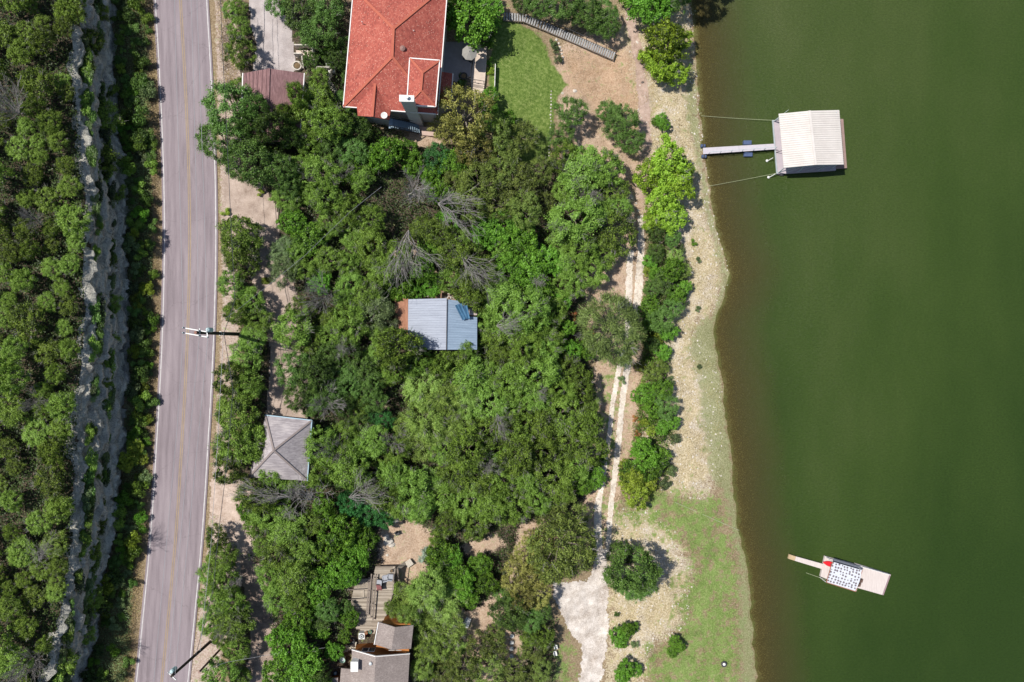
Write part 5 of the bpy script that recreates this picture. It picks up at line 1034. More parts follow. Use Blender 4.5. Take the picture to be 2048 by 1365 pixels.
def where(px, py):
    c = sorted((math.hypot(px - a, py - b_), nm, a, b_) for nm, a, b_ in LAND); dd, nm, a, b_ = c[0]
    if dd < 9: dd, nm, a, b_ = c[1]
    ang = math.degrees(math.atan2(-(py - b_), px - a)) % 360
    return ['right of', 'above right of', 'above', 'above left of', 'left of', 'below left of', 'below', 'below right of'][int((ang + 22.5) // 45) % 8], nm, dd
LEVELS = [(0, 'the top photo edge'), (55, 'the concrete driveway'), (105, 'the entry landing'), (147, 'the mauve garage'), (200, 'the white chimney'), (248, 'the blue outdoor stair'), (298, 'the gangway'), (345, 'the foot of the boathouse'), (382, 'the largest bare tree'),
          (420, 'the track boulders'), (470, 'the stained driveway'), (520, 'the fallen bare tree'), (560, 'the shingle point'), (600, 'the cabin top eave'), (648, 'the cabin porch'), (690, 'the cabin bottom eave'), (755, 'the orange kayak'), (800, 'the driveway parapet'),
          (838, 'the grey roof top eave'), (900, 'the grey roof apex'), (955, 'the grey roof bottom eave'), (1005, 'the twisted bare tree'), (1060, 'the dirt yard'), (1105, 'the agave clump'), (1135, 'the lone oak'), (1165, 'the deck chairs'), (1205, 'the deck middle'), (1250, 'the white storage box'),
          (1290, 'the bottom pole bases'), (1330, 'the round roof vent'), (1365, 'the bottom photo edge')]
def level(py): return min(LEVELS, key=lambda t: abs(t[0] - py))[1]
LATER = []                                                  # (object, label, px, py): settled at the end
def settle():
    gr = {}
    for o, lab, px, py in LATER: gr.setdefault(lab, []).append((py, px, o))
    ordn = ['first', 'second', 'third', 'fourth', 'fifth', 'sixth', 'seventh', 'eighth', 'ninth', 'tenth']; num = ['', 'one', 'two', 'three', 'four', 'five', 'six', 'seven', 'eight', 'nine', 'ten']
    for lab, L in gr.items():
        hor = max(t[1] for t in L) - min(t[1] for t in L) > max(t[0] for t in L) - min(t[0] for t in L); L.sort(key=(lambda t: t[1]) if hor else (lambda t: t[0])); n_ = len(L)
        for i, (_, _, o) in enumerate(L):
            if n_ == 1: s = ''
            elif n_ == 2: s = (', left one' if hor else ', upper one') if i == 0 else (', right one' if hor else ', lower one')
            elif i == 0: s = ', leftmost one' if hor else ', topmost one'
            elif i == n_ - 1: s = ', rightmost one' if hor else ', lowest one'
            elif n_ == 3: s = ', middle one'
            else: s = f", {ordn[min(i, 9)]} from {'left' if hor else 'top'}"
            o['label'] = lab + s
NT = 0; PLACED = []
def tree(px, py, rpx, kind, label=None, hs=1.0, group=None):
    global NT
    NT += 1; v_ = NT % NV_[kind]; base, H, mc, mt = proto(kind, v_)
    g0 = G(px, py, 0); r_ = rpx * (CAMZ - g0.z) * K; s_ = r_ / base
    hc = H * s_ * hs * .55; z = g0.z + hc
    for _ in range(10): p = W(px, py, z); z = .5 * z + .5 * (tz(p.x, p.y) + hc)
    p = W(px, py, z); r0 = xr(p.y); x_ = p.x
    if kind == 'hill': x_ = min(x_, float(xct(p.y)) - .45)
    p = Vector((x_, p.y, tz(x_, p.y)))
    nmk, cat, look = LOOK[kind]
    o = bpy.data.objects.new(nmk, None); COL.objects.link(o); o.location = p; o.scale = (s_, s_ * rnd.uniform(.9, 1.1), s_ * hs * rnd.uniform(.82, 1.3)); o.rotation_euler = (0, 0, rnd.uniform(0, 6.28))
    size = 'big ' if rpx > 44 else 'small ' if rpx < 26 else ''
    if label is None:
        if kind == 'hill': label = f"{size}hillside cedar {'at the left edge' if px < 50 else 'at the cliff brink' if px > 130 else 'mid-slope'}, level with {level(py)}"
        else: dirn, nm, dd = where(px, py); label = f"{size}{look} {dirn} {nm}"
        LATER.append((o, label, px, py))
    o['label'] = label; o['category'] = cat; o['group'] = group or ('cedars on the hillside' if kind == 'hill' else 'trees of the lakeside slope')
    for nm, me in (('crown', mc), ('trunk', mt)):
        if me:
            c = bpy.data.objects.new(nm, me); COL.objects.link(c); c.parent = o
    PLACED.append((px, py, rpx)); return o
T = []
def add(s, kind):
    for q_ in s.split(';'):
        q_ = q_.split()
        if len(q_) >= 3: T.append((float(q_[0]), float(q_[1]), float(q_[2]), kind, float(q_[3]) if len(q_) > 3 else 1.0))
add('520 228 32 1.7; 552 262 34 1.7; 508 262 30 1.6; 585 278 26 1.7', 'oak')
add('602 200 30 1.9; 575 235 20 1.9', 'cedar')
# roadside and driveway row
add('466 228 58; 448 285 44; 505 330 50; 545 285 30; 600 25 46; 640 70 40; 655 18 42; 560 10 30; 622 120 18; 700 305 34; 560 340 38; 585 375 28', 'oak')
add('482 108 33; 480 60 24; 475 180 26; 462 20 18; 478 15 18; 486 470 42; 492 520 38; 470 500 32; 470 570 30; 505 600 32; 515 640 28; 478 625 30; 490 710 36; 505 680 30; 470 755 36; 500 770 34; 455 805 28; 478 830 46; 480 890 50; 515 880 34; 470 935 36; 448 905 22; 440 1070 26; 448 1110 32; 425 1150 30; 455 1160 36; 420 1200 26; 465 1200 34; 425 1240 26; 468 1240 38; 450 1265 28; 475 1295 30; 445 1345 36; 480 1350 24; 520 990 36', 'cedar')
# around the red house
add('640 205 48; 600 250 42; 665 250 42; 620 290 36; 575 265 26; 640 165 24', 'cedar')
add('690 240 30; 720 265 26; 660 300 30; 745 268 18; 685 200 18; 672 120 22; 690 90 22; 700 160 16; 690 130 16', 'oak')
add('775 315 34; 740 320 30; 700 340 28; 812 300 24; 860 350 26; 905 330 30; 880 380 28; 830 330 26; 660 110 16; 668 95 16', 'bushy')
add('872 318 32', 'teal')
add('930 232 62 1.1; 895 258 34; 945 300 46', 'pecan')
add('985 270 42; 1010 300 40; 1045 275 36; 1000 340 40; 960 370 46; 1030 370 50; 1075 345 32; 940 410 38; 1050 420 40; 1000 410 40; 1085 410 26; 910 360 30', 'olive')
add('940 45 52; 905 20 30; 975 20 36; 970 70 30; 978 220 20; 985 245 20', 'bushy')
add('1075 8 32; 1130 8 44; 1175 28 40; 1212 25 30; 1215 60 26; 1190 55 22; 1045 0 26', 'oak')
add('1010 250 26; 975 200 22', 'bushy')
add('1140 225 34; 1125 270 30; 1240 245 38; 1258 285 28; 1215 225 26', 'oak')
# upper middle
add('640 350 34; 600 330 30; 655 395 36; 620 390 30; 575 400 28; 725 360 30; 700 420 34; 745 440 34; 660 450 30; 700 475 32; 740 500 32; 770 540 38; 700 530 34; 655 520 28; 800 510 30; 590 500 34; 605 540 28; 850 460 30', 'cedar')
add('590 445 30; 615 480 34; 640 470 22; 800 570 30; 770 575 22; 845 540 30; 865 570 24; 830 585 18; 860 500 30; 640 560 26; 885 400 28; 900 445 26; 935 360 20', 'bushy')
add('575 540 34; 570 500 30; 560 520 24', 'grey')
add('725 490 20; 745 480 20', 'yel')
add('1000 450 42; 1035 480 40; 965 470 34; 1055 540 42; 1090 520 34; 1010 540 34; 1080 575 30', 'bushy')
add('900 510 38; 935 530 40; 900 560 38; 960 560 36; 940 590 32; 990 590 34; 880 470 32; 920 480 28; 1000 500 26', 'cedar')
add('1125 320 34; 1165 345 44; 1210 340 36; 1225 380 32; 1180 390 30; 1130 380 34; 1150 440 44; 1195 430 44; 1230 460 38; 1210 500 38; 1160 500 40; 1120 480 34; 1180 540 32; 1125 530 30; 1140 570 28; 1235 420 26', 'cedar')
# middle
add('605 625 30; 590 660 38; 625 680 32; 665 640 38; 700 650 34; 655 670 30; 690 600 32; 735 590 30; 700 570 28; 760 620 26', 'cedar')
add('745 620 44; 765 645 30', 'grey')
add('590 735 40; 630 750 42; 660 715 34; 690 760 38; 640 790 34; 600 790 34; 665 790 30; 700 700 34; 720 740 34; 620 815 22; 690 810 26; 745 770 28; 750 800 30; 720 850 26', 'oak')
add('768 682 40; 745 715 34; 830 715 32; 790 740 32; 770 760 24; 725 800 30; 715 820 26', 'cedar')
add('932 700 31 1.9; 874 728 32 1.7; 796 697 42 1.7; 838 722 30 1.3; 955 715 32; 900 730 34; 940 750 36', 'cedar')
add('850 770 44; 885 800 44; 835 800 34; 850 840 46; 905 770 36; 820 860 34; 890 850 42; 930 800 36; 845 890 36; 920 850 36', 'mesq')
add('1010 620 44; 990 665 40; 970 640 30; 1035 660 38; 1060 620 40; 1085 650 34; 1050 700 38; 1000 710 38; 1085 700 34; 1110 620 26; 975 750 38; 1020 760 40; 1065 750 38; 1105 740 36; 1140 740 34; 1100 690 26', 'cedar')
add('1120 600 26; 1065 590 24; 1130 660 22; 1140 700 24; 1170 700 26', 'bushy')
add('1215 655 68', 'weep')
add('1160 770 38; 1180 810 34; 1120 780 36; 1070 800 40; 1020 810 38; 975 810 38; 1120 830 40; 1165 850 38; 1190 850 22; 1080 850 40; 1030 860 40; 980 860 38; 1180 895 32; 1130 890 40; 1080 905 40; 1030 910 40; 985 910 40; 935 900 40; 890 900 38; 1150 935 34; 1100 950 38; 1050 960 40; 1000 960 40; 950 950 40; 905 950 38; 885 990 36; 935 1000 42; 985 1010 38; 1030 1010 34; 900 1040 40; 950 1050 38; 880 1075 22; 1075 1000 32; 1120 990 34', 'cedar')
add('1190 955 24; 1168 968 22; 1195 920 16', 'bushy')
add('1125 1085 66; 1140 1040 44; 1105 1120 44; 1165 1090 30; 1100 1040 34', 'olive')
add('1055 1110 36; 1035 1150 40; 1070 1150 38; 1040 1190 34; 1085 1090 28; 1065 1075 22; 1075 1190 30', 'pecan')
add('1020 1220 38; 1075 1220 28; 1010 1190 26; 1060 1235 28; 1030 1240 28', 'oak')
# lower left
add('640 890 42; 615 920 30; 670 920 44; 700 940 40; 640 950 38; 720 890 34; 690 870 26; 745 880 30; 760 920 36; 790 950 38; 820 980 38; 770 985 34; 735 970 30; 860 960 32; 800 900 26; 840 1010 30; 790 1010 26; 545 950 28; 560 985 34; 600 960 26; 545 1030 36; 575 1060 34; 520 1050 26; 620 1050 30; 560 1110 34; 605 1100 32; 540 1150 30; 590 1150 36; 630 1140 26; 530 1090 22; 555 1190 34; 600 1200 32', 'cedar')
add('735 1020 34; 770 1035 22; 700 1000 28; 655 870 20; 740 830 20; 770 840 22; 800 870 20', 'teal')
add('680 1055 38; 650 1020 28; 700 1090 34; 660 1100 32; 730 1070 28; 640 1170 34; 680 1140 34; 715 1110 28; 720 1140 18; 520 1000 24; 500 1020 24; 580 1280 40; 610 1320 40; 560 1340 36; 600 1240 32; 640 1260 20; 640 1220 22; 640 1370 30', 'bushy')
add('860 1170 42; 830 1195 38; 810 1215 32; 880 1220 42; 845 1245 36; 905 1180 34; 900 1250 34; 875 1285 32; 915 1290 22; 800 1180 18', 'mesq')
add('880 1110 34; 905 1150 34; 900 1110 26; 925 1165 30; 940 1195 24; 960 1130 26; 975 1165 24; 880 1140 24', 'bushy')
add('960 1290 34; 990 1300 30; 930 1330 36; 975 1340 38; 1020 1350 34; 940 1370 30; 990 1265 24; 895 1345 28; 1060 1350 26; 1070 1300 28; 1085 1340 24; 1050 1300 18', 'olive')
add('1060 1270 20; 1090 1270 20; 900 1330 22; 860 1340 20', 'cedar')
# shore trees
add('1330 90 44; 1355 85 30; 1318 135 36; 1345 145 30; 1300 115 22', 'bright')
add('1290 20 42; 1270 -5 30; 1320 5 26', 'bushy')
add('1335 335 48; 1300 350 34; 1355 370 36; 1325 400 40; 1340 430 34; 1310 440 26; 1360 340 26', 'bright')
add('1312 470 20; 1310 505 20; 1345 478 18; 1322 565 26; 1305 575 20; 1318 645 28; 1345 618 22; 1300 690 18; 1335 815 28', 'oak')
add('1300 520 16; 1340 545 24; 1312 548 18; 1365 580 18; 1350 590 22; 1300 615 24; 1335 665 20; 1290 655 16; 1322 705 18; 1290 790 26; 1320 780 22; 1300 820 20; 1345 845 14; 1325 855 16', 'bushy')
add('1365 545 20; 1352 515 20; 1300 745 20; 1325 735 16', 'mesq')
add('1282 735 13; 1310 678 14; 1305 862 11; 1290 848 10; 1300 545 14', 'yel')
add('1285 905 32; 1312 918 28; 1300 940 24; 1260 945 24', 'bushy')
add('1262 960 26; 1272 988 28; 1295 965 22; 1250 935 16', 'yel')
add('1262 1135 56; 1240 1110 30; 1285 1160 34; 1222 1150 22; 1262 1175 30', 'oak')
add('1236 1272 20; 1250 1262 18; 1266 1254 13; 1243 1290 11; 1250 1332 22; 1268 1340 16; 1246 1352 15; 1348 1285 17; 1358 1296 12; 1342 1306 11; 1320 240 14; 1310 245 10; 1330 250 12; 1328 275 8', 'bushy')
add('268 900 18; 255 920 20; 280 915 16', 'yel')
add('700 1150 24 1.9; 702 1238 20 1.5; 690 1275 16; 668 1300 20 1.4', 'bushy')
add('820 1228 26 1.8; 850 1290 26 1.8; 790 1208 18 1.7; 842 1335 26 1.6', 'mesq')
add('655 1215 26; 640 1240 24; 690 1215 18; 640 1345 24 1.4', 'oak')
SPECIAL = {(1215, 655): 'very big olive-green tree spreading over the two-rut dirt track', (1262, 1135): 'dark lone oak between the gravel lot and the green bank', (872, 318): 'dense blue-green round tree just below the red-roofed house stair patio',
           (930, 232): 'largest yellowish olive tree, overlapping the lower right corner of the red roof', (466, 228): 'dark oak spreading over the road edge left of the mauve garage roof', (940, 45): 'big vivid green tree against the right edge of the red roof',
           (1330, 90): 'largest bright yellow-green tree by the water above the gangway', (1335, 335): 'bright yellow-green shore tree just below the gangway landing', (1125, 1085): 'big olive-green tree touching the upper edge of the gravel lot'}
for px, py, r_, kd, hs in T:
    vs_ = random.Random(int(px * 13 + py)); 
    tree(px + vs_.uniform(-3, 3), py + vs_.uniform(-3, 3), r_ * (vs_.choice((.72, .85, .95, 1.08)) if kd == 'cedar' and px > 545 else .93), kd, SPECIAL.get((px, py)), hs)
# hillside cedars
rr = random.Random(5); HP = []
tries = 0
while tries < 9000:
    tries += 1; py = rr.uniform(-30, 1395); brink = float(np.interp(py, [c[1] for c in CT], [c[0] for c in CT]))
    px = rr.uniform(-25, brink + 6); r_ = rr.choice((rr.uniform(17, 26), rr.uniform(26, 38)))
    if (60 < px < 150 and 95 < py < 135) or (px < 30 and 165 < py < 240): continue
    if all(math.hypot(px - a, py - b_) > .90 * (r_ + c_) for a, b_, c_ in HP): HP.append((px, py, r_))
for px, py, r_ in HP: tree(px, py, r_ * 1.0, 'hill', None, rr.uniform(.85, 1.3))
# two big trees north of the frame whose shade reaches the water
tree(1385, -40, 46, 'oak', 'tall dark oak on the bank at the top edge of the photo', 1.7); tree(1350, -5, 30, 'oak', 'dark oak on the top bank whose shade reaches the water', 1.2)
# ------------------------------------------------------------ bare and dead trees
def deadmesh(seed, H, spread, depth=5, kids=3, r0=.12, dense=False, fan=False):
    rr = random.Random(seed); mb = MB()
    def grow(p, d_, L_, r_, k):
        pts = [p]; dd = d_.copy(); q_ = p
        for i in range(3):
            dd = (dd + Vector((rr.uniform(-.25, .25), rr.uniform(-.25, .25), rr.uniform(-.1, .18)))).normalized(); q_ = q_ + dd * L_ / 3; pts.append(q_)
        mb.tube(pts, [r_, r_ * .85, r_ * .7, r_ * .55], 5 if r_ > .04 else 3, False)
        if k:
            for j in range(kids + (1 if rr.random() < .4 else 0)):
                b_ = pts[rr.choice((1, 2, 3, 3))]; nd = (dd + Vector((rr.uniform(-1, 1), rr.uniform(-1, 1), rr.uniform(-.35, .5))) * spread).normalized()
                grow(b_, nd, L_ * rr.uniform(.6, .85), max(r_ * .55, .014), k - 1)
    if dense:
        for a in range(14):
            t = rr.uniform(0, 6.28); grow(Vector((0, 0, .3)), Vector((math.cos(t), math.sin(t), rr.uniform(.5, 2.0))).normalized(), H * .36, .045, 3)
    elif fan:
        for a in range(6):
            t = rr.uniform(0, 6.28); e = rr.uniform(.15, .85); grow(Vector((0, 0, 0)), Vector((math.cos(t) * math.sin(e), math.sin(t) * math.sin(e), math.cos(e))), H * rr.uniform(.26, .46), .055, 3)
    else: grow(Vector((0, 0, -.3)), Vector((rr.uniform(-.1, .1), rr.uniform(-.1, .1), 1)), H * .38, r0, depth)
    return rawmesh('bare_branches', mb, M_bare)
DM = {'t1': deadmesh(1, 6, .85), 't2': deadmesh(2, 6, .8), 't3': deadmesh(3, 6, .95), 'f1': deadmesh(4, 6, .75, fan=True), 'f2': deadmesh(6, 6, .7, fan=True), 'b1': deadmesh(7, 4.6, .5, dense=True), 'b2': deadmesh(8, 4.6, .45, dense=True)}
DL = [(812, 385, 't1', 1.15, 0, 0, 'largest grey bare tree, spread above the dirt patch north of the cabin'), (815, 500, 'f1', 1.12, 62, -90, 'bare grey tree fanned downwards over a dirt patch above the cabin'),
      (905, 425, 'f2', 1.2, 50, -35, 'bare tree with long white limbs left of the olive trees, upper middle'), (870, 390, 't3', .9, 15, 90, 'spindly bare tree just left of the white limbed tree'), (945, 530, 'f1', .9, 55, -40, 'fallen bare tree pointing down right above the cabin'),
      (618, 1000, 't2', 1.15, 12, 30, 'pale twisted bare tree below the grey pyramid roof'), (548, 985, 'f2', .85, 60, 160, 'bare limb reaching left from below the grey pyramid roof'), (725, 985, 'f1', .8, 60, 20, 'bare branches lying right of the pale twisted tree'),
      (1010, 645, 'f2', .7, 40, 20, 'small bare tree among cedars right of the cabin'), (1065, 790, 't3', .55, 20, 0, 'small bare crown in the middle of the lower cedars'), (985, 930, 't2', .6, 20, 60, 'bare twiggy top in the lower cedar wood left of the track'),
      (1110, 445, 't3', .55, 20, 0, 'small bare crown left of the track boulders'), (1065, 560, 't2', .45, 30, 0, 'small white branched bare tree above the right of cabin'), (1000, 840, 'f1', .55, 50, -60, 'small leaning bare tree in the lower wood'),
      (480, 1165, 't3', .5, 20, 0, 'bare twiggy tree between the sandy turnout and the shaded drive'), (690, 705, 't2', .5, 20, 0, 'small bare crown left of the cabin porch'), (1150, 380, 't1', .5, 20, 0, 'reddish grey bare crown left of the upper track'),
      (640, 590, 'b1', 1.0, 12, 200, 'brush-like silvery dead cedar right of the stained driveway'), (658, 800, 'b2', .85, 12, 20, 'brush-like silvery dead cedar above the grey pyramid roof'), (665, 905, 'b1', .8, 15, 90, 'dark brush-like dead cedar right of the grey pyramid roof'),
      (455, 1240, 'b2', .75, 12, 0, 'brush-like silvery dead cedar in the roadside row at the bottom'), (8, 205, 'b1', 1.15, 10, 90, 'silvery dead cedar on the upper left photo edge'), (1125, 335, 'b2', .65, 12, 40, 'pinkish grey dead cedar at the top of the right cedar block'),
      (1175, 400, 'b1', .7, 12, 70, 'grey dead brush in the centre of the right cedar block'), (690, 345, 'b2', .5, 12, 0, 'small grey dead brush below the mauve-roofed garage trees'), (625, 355, 'b1', .5, 12, 0, 'grey dead brush amid the dense cedars below the garage'),
      (790, 880, 'b2', .7, 20, 60, 'dark dead brush in the wood right of the grey pyramid roof'), (60, 1330, 'b1', .9, 15, 0, 'pale dead brush in the lower left corner wood'), (75, 800, 'b2', .6, 10, 0, 'pale dead brush midway down the hillside wood'),
      (70, 440, 'b1', .55, 10, 0, 'pale dead brush in the upper hillside wood'), (90, 1110, 'f1', .6, 50, 40, 'white fallen limb on the lower hillside')]
for px, py, k_, s_, tilt, az, lab in DL:
    hgt = (4.5 if k_[0] == 'b' else 6) * s_ * math.cos(R(tilt)) * .75; p = G(px, py, hgt + (.4 if tilt < 40 else 2.4))
    off = Vector((math.cos(R(az)), math.sin(R(az)), 0)) * (6 * s_ * .45 * math.sin(R(tilt))); q_ = Vector((p.x, p.y, 0)) - off; q_.z = tz(q_.x, q_.y) + (2.2 if tilt > 30 else .3)
    o = bpy.data.objects.new('dead_tree', DM[k_]); COL.objects.link(o); o.location = q_; o.scale = (s_, s_, s_ * (1.25 if k_[0] == 't' else 1.35)); o.rotation_mode = 'QUATERNION'
    from mathutils import Quaternion
    ax_ = Vector((-math.sin(R(az)), math.cos(R(az)), 0)); o.rotation_quaternion = Quaternion(ax_, R(tilt)) @ Quaternion((0, 0, 1), rnd.uniform(0, 6.28))
    o.location.z += {'t': 1.6, 'f': 1.7, 'b': 1.0}[k_[0]]
    o['label'] = lab; o['category'] = 'dead tree'; o['group'] = 'bare dead trees'
# ------------------------------------------------------------ ditch shrubs under the cliff
def shrubmesh(seed, n_, L, asp, mat, flat=.7, stems=0):
    rs = np.random.RandomState(seed); k = 9; ph = rs.rand(k) * 6.28; C = np.stack([np.cos(ph) * rs.rand(k) ** .5 * .75, np.sin(ph) * rs.rand(k) ** .5 * .75, .35 + .45 * rs.rand(k)], 1); i = rs.randint(0, k, n_)
    d_ = rs.normal(size=(n_, 3)); d_[:, 2] = np.abs(d_[:, 2]) * .9 + .1; d_ /= np.linalg.norm(d_, axis=1, keepdims=True)
    P = C[i] + d_ * (.42 * rs.rand(n_, 1) ** .35) * np.array([1, 1, flat]); tone = rs.rand(k)
    Vv, F = leafquads(P, d_ + rs.normal(size=(n_, 3)) * .6, L * rs.uniform(.6, 1.3, n_), asp, rs); return mesh_np('shrub', Vv, F, mat, {'lv': np.repeat(np.clip(.1 + .4 * tone[i] + .5 * rs.rand(n_), 0, 1), 4)})
LM['rust'] = leafmat('rust_brown_leaves', (.10, .03, .012), (.42, .16, .075), (.5, .3, .2), .25)
SHR = {k: [shrubmesh(20 + j, 1500, .17, .5, LM[k]) for j in range(3)] for k in ('cedar', 'bushy', 'yel', 'grey', 'oak', 'rust')}
def shrub(px, py, rpx, kind, label, cat='shrub', name='shrub', group='shrubs in the ditch under the cliff', hz=1.0):
    p = G(px, py, .5); p.z = tz(p.x, p.y) - .05; r_ = rpx * (CAMZ - p.z) * K; o = bpy.data.objects.new(name, rnd.choice(SHR[kind])); COL.objects.link(o)
    o.location = p; o.scale = (r_, r_ * rnd.uniform(.8, 1.3), r_ * hz); o.rotation_euler = (0, 0, rnd.uniform(0, 6.28)); o['label'] = label; o['category'] = cat; o['group'] = group; return o
nsx = 0
for i in range(64):
    py = -10 + i * 21.8 + rr.uniform(-6, 6)
    for j in range(3):
        base = float(np.interp(py, [c[1] for c in CB], [c[0] for c in CB])); right = float(np.interp(py, [c[1] for c in ROADC], [c[0] for c in ROADC])) - 62
        px = base + 9 + (right - base - 14) * (j + rr.random() * .8) / 2.9; kd = rr.choices(['cedar', 'oak', 'yel', 'grey', 'bushy'], [4, 5, 1.0, 2, 2])[0]
        if rr.random() < (.10, .18, .5)[j]: continue
        col = {'cedar': 'mid-green', 'oak': 'dark green', 'yel': 'yellow-green', 'grey': 'grey-green', 'bushy': 'fresh green'}[kd]; pos = ('at the cliff foot', 'in mid-ditch', 'at the road verge')[j]
        LATER.append((shrub(px, py, rr.choice((rr.uniform(8, 14), rr.uniform(13, 22))), kd, 'x', hz=rr.uniform(.7, 1.5)), f'{col} shrub {pos}, level with {level(py)}', px, py))
for i in range(170):
    y_ = rr.uniform(-46, 46); f_ = rr.choice((.30, .36, .68, .76)); x_ = float(xcb(y_)) + .15 + (min(float(xct(y_)), float(xcb(y_)) - .35) - .4 - float(xcb(y_)) - .15) * (.35 * f_ + .35); zz_ = 10.3 + 6.7 * (f_ + .06)
    o = bpy.data.objects.new('shrub', rnd.choice(SHR[rr.choice(('cedar', 'grey', 'oak'))])); COL.objects.link(o); s_ = rr.uniform(.35, 1.25); o.location = (x_, y_, zz_ - .1); o.scale = (s_ * .8, s_ * 1.5, s_ * .8); px, py = pix(x_, y_, zz_)
    o['label'] = 'x'; o['category'] = 'shrub'; o['group'] = 'shrubs clinging to the cliff'; LATER.append((o, f"shrub on the {'lower' if f_ < .5 else 'upper'} cliff ledge, level with {level(py)}", px, py))
for px, py, r_, kd, lab in ((1105, 85, 9, 'grey', 'topmost blue-grey plant in the bed below the plank stairway'), (1112, 100, 10, 'grey', 'middle blue-grey plant in the bed below the plank stairway'), (1116, 118, 10, 'grey', 'lowest blue-grey plant in the bed below the plank stairway'),
                            (979, 123, 9, 'bushy', 'green clipped hedge plant right of the beige walk'), (979, 143, 9, 'yel', 'yellow clipped hedge plant right of the beige walk'), (925, 160, 12, 'oak', 'dark planting beside the lower end of the tiled patio'), (918, 175, 14, 'oak', 'dark shrub in the corner below the tiled patio'),
                            (1270, 838, 8, 'rust', 'upper rust-brown dry brush right of the two-rut track'), (1284, 846, 9, 'rust', 'rust-brown dry brush below the green shrubs beside the track'), (1275, 868, 9, 'rust', 'lowest rust-brown dry brush right of the two-rut track'),
                            (1148, 632, 9, 'rust', 'rust-brown brush at the upper left edge of the big tree over the track'), (1180, 668, 11, 'rust', 'rust-brown brush under the left side of the big tree over the track'), (1165, 690, 8, 'rust', 'small rust-brown brush at the lower left of the big tree over the track'),
                            (1303, 470, 7, 'rust', 'small rust-brown brush beside the upper track'), (1310, 735, 9, 'rust', 'brown dry brush between the shore shrubs'),
                            (1355, 560, 12, 'grey', 'grey scrub on the shingle beside the shore shrub row'), (1360, 500, 12, 'grey', 'grey reedy scrub above the shingle point'), (1340, 760, 11, 'grey', 'straw-grey scrub below the shore shrub row'), (1350, 880, 12, 'grey', 'straw-grey scrub right of the lower shore shrubs'),
                            (1325, 735, 10, 'grey', 'grey-green scrub beside the shingle right of the track'), (1345, 940, 14, 'grey', 'dry grey scrub on the shingle above the green bank'), (1330, 965, 13, 'grey', 'lower dry grey scrub above the green bank'), (1398, 520, 6, 'grey', 'tiny weed tuft on the shingle point'),
                            (1396, 618, 7, 'grey', 'weed tuft low on the shingle point'), (1388, 485, 7, 'bushy', 'green weed tuft on shingle below the shore trees'), (1233, 1230, 7, 'oak', 'tiny dark shrub above the two round bushes below the lone oak'), (1270, 1290, 9, 'grey', 'straggly weeds between the two round bushes'), (1400, 735, 6, 'grey', 'small dry weed beside the algae strip'),
                            (520, 385, 9, 'yel', 'dry weed tuft in the crack of the stained driveway'), (532, 560, 9, 'yel', 'weeds along the joint across the stained driveway'), (450, 425, 9, 'yel', 'yellowish weeds at the driveway mouth'), (1245, 760, 8, 'grey', 'weeds between the ruts of the dirt track')):
    shrub(px, py, r_, kd, lab, group='small garden and bank plants')
# spiky agave
p = G(848, 1107); o = thing('agave', 'clump of spiky blue-green agaves beside the bare dirt yard', 'plant', p); rs = np.random.RandomState(3)
for j in range(5):
    c0 = Vector((p.x + rs.uniform(-1.2, 1.2), p.y + rs.uniform(-.9, .9), p.z)); mb = MB()
    for k in range(22):
        t = k * 2.4; e = rs.uniform(.25, 1.1); L_ = rs.uniform(.6, .95); d_ = Vector((math.cos(t) * math.cos(e), math.sin(t) * math.cos(e), math.sin(e))); s_ = Vector((-math.sin(t), math.cos(t), 0)) * .06
        mb.add([c0 - s_, c0 + s_, c0 + d_ * L_ * .5 + s_ * 1.1, c0 + d_ * L_ * .5 - s_ * 1.1, c0 + d_ * L_ - Vector((0, 0, .08)), c0 + d_ * L_ * .5 - Vector((0, 0, .05))], [(0, 1, 2, 3), (3, 2, 4), (0, 5, 1), (5, 4, 2), (5, 3, 4)])
    me_o = mb.build('rosette', simple('agave_leaf', (.16, .24, .17), .6, .2, c2=(.42, .50, .40)) if j == 0 else MATS['agave_leaf'], o)
settle()
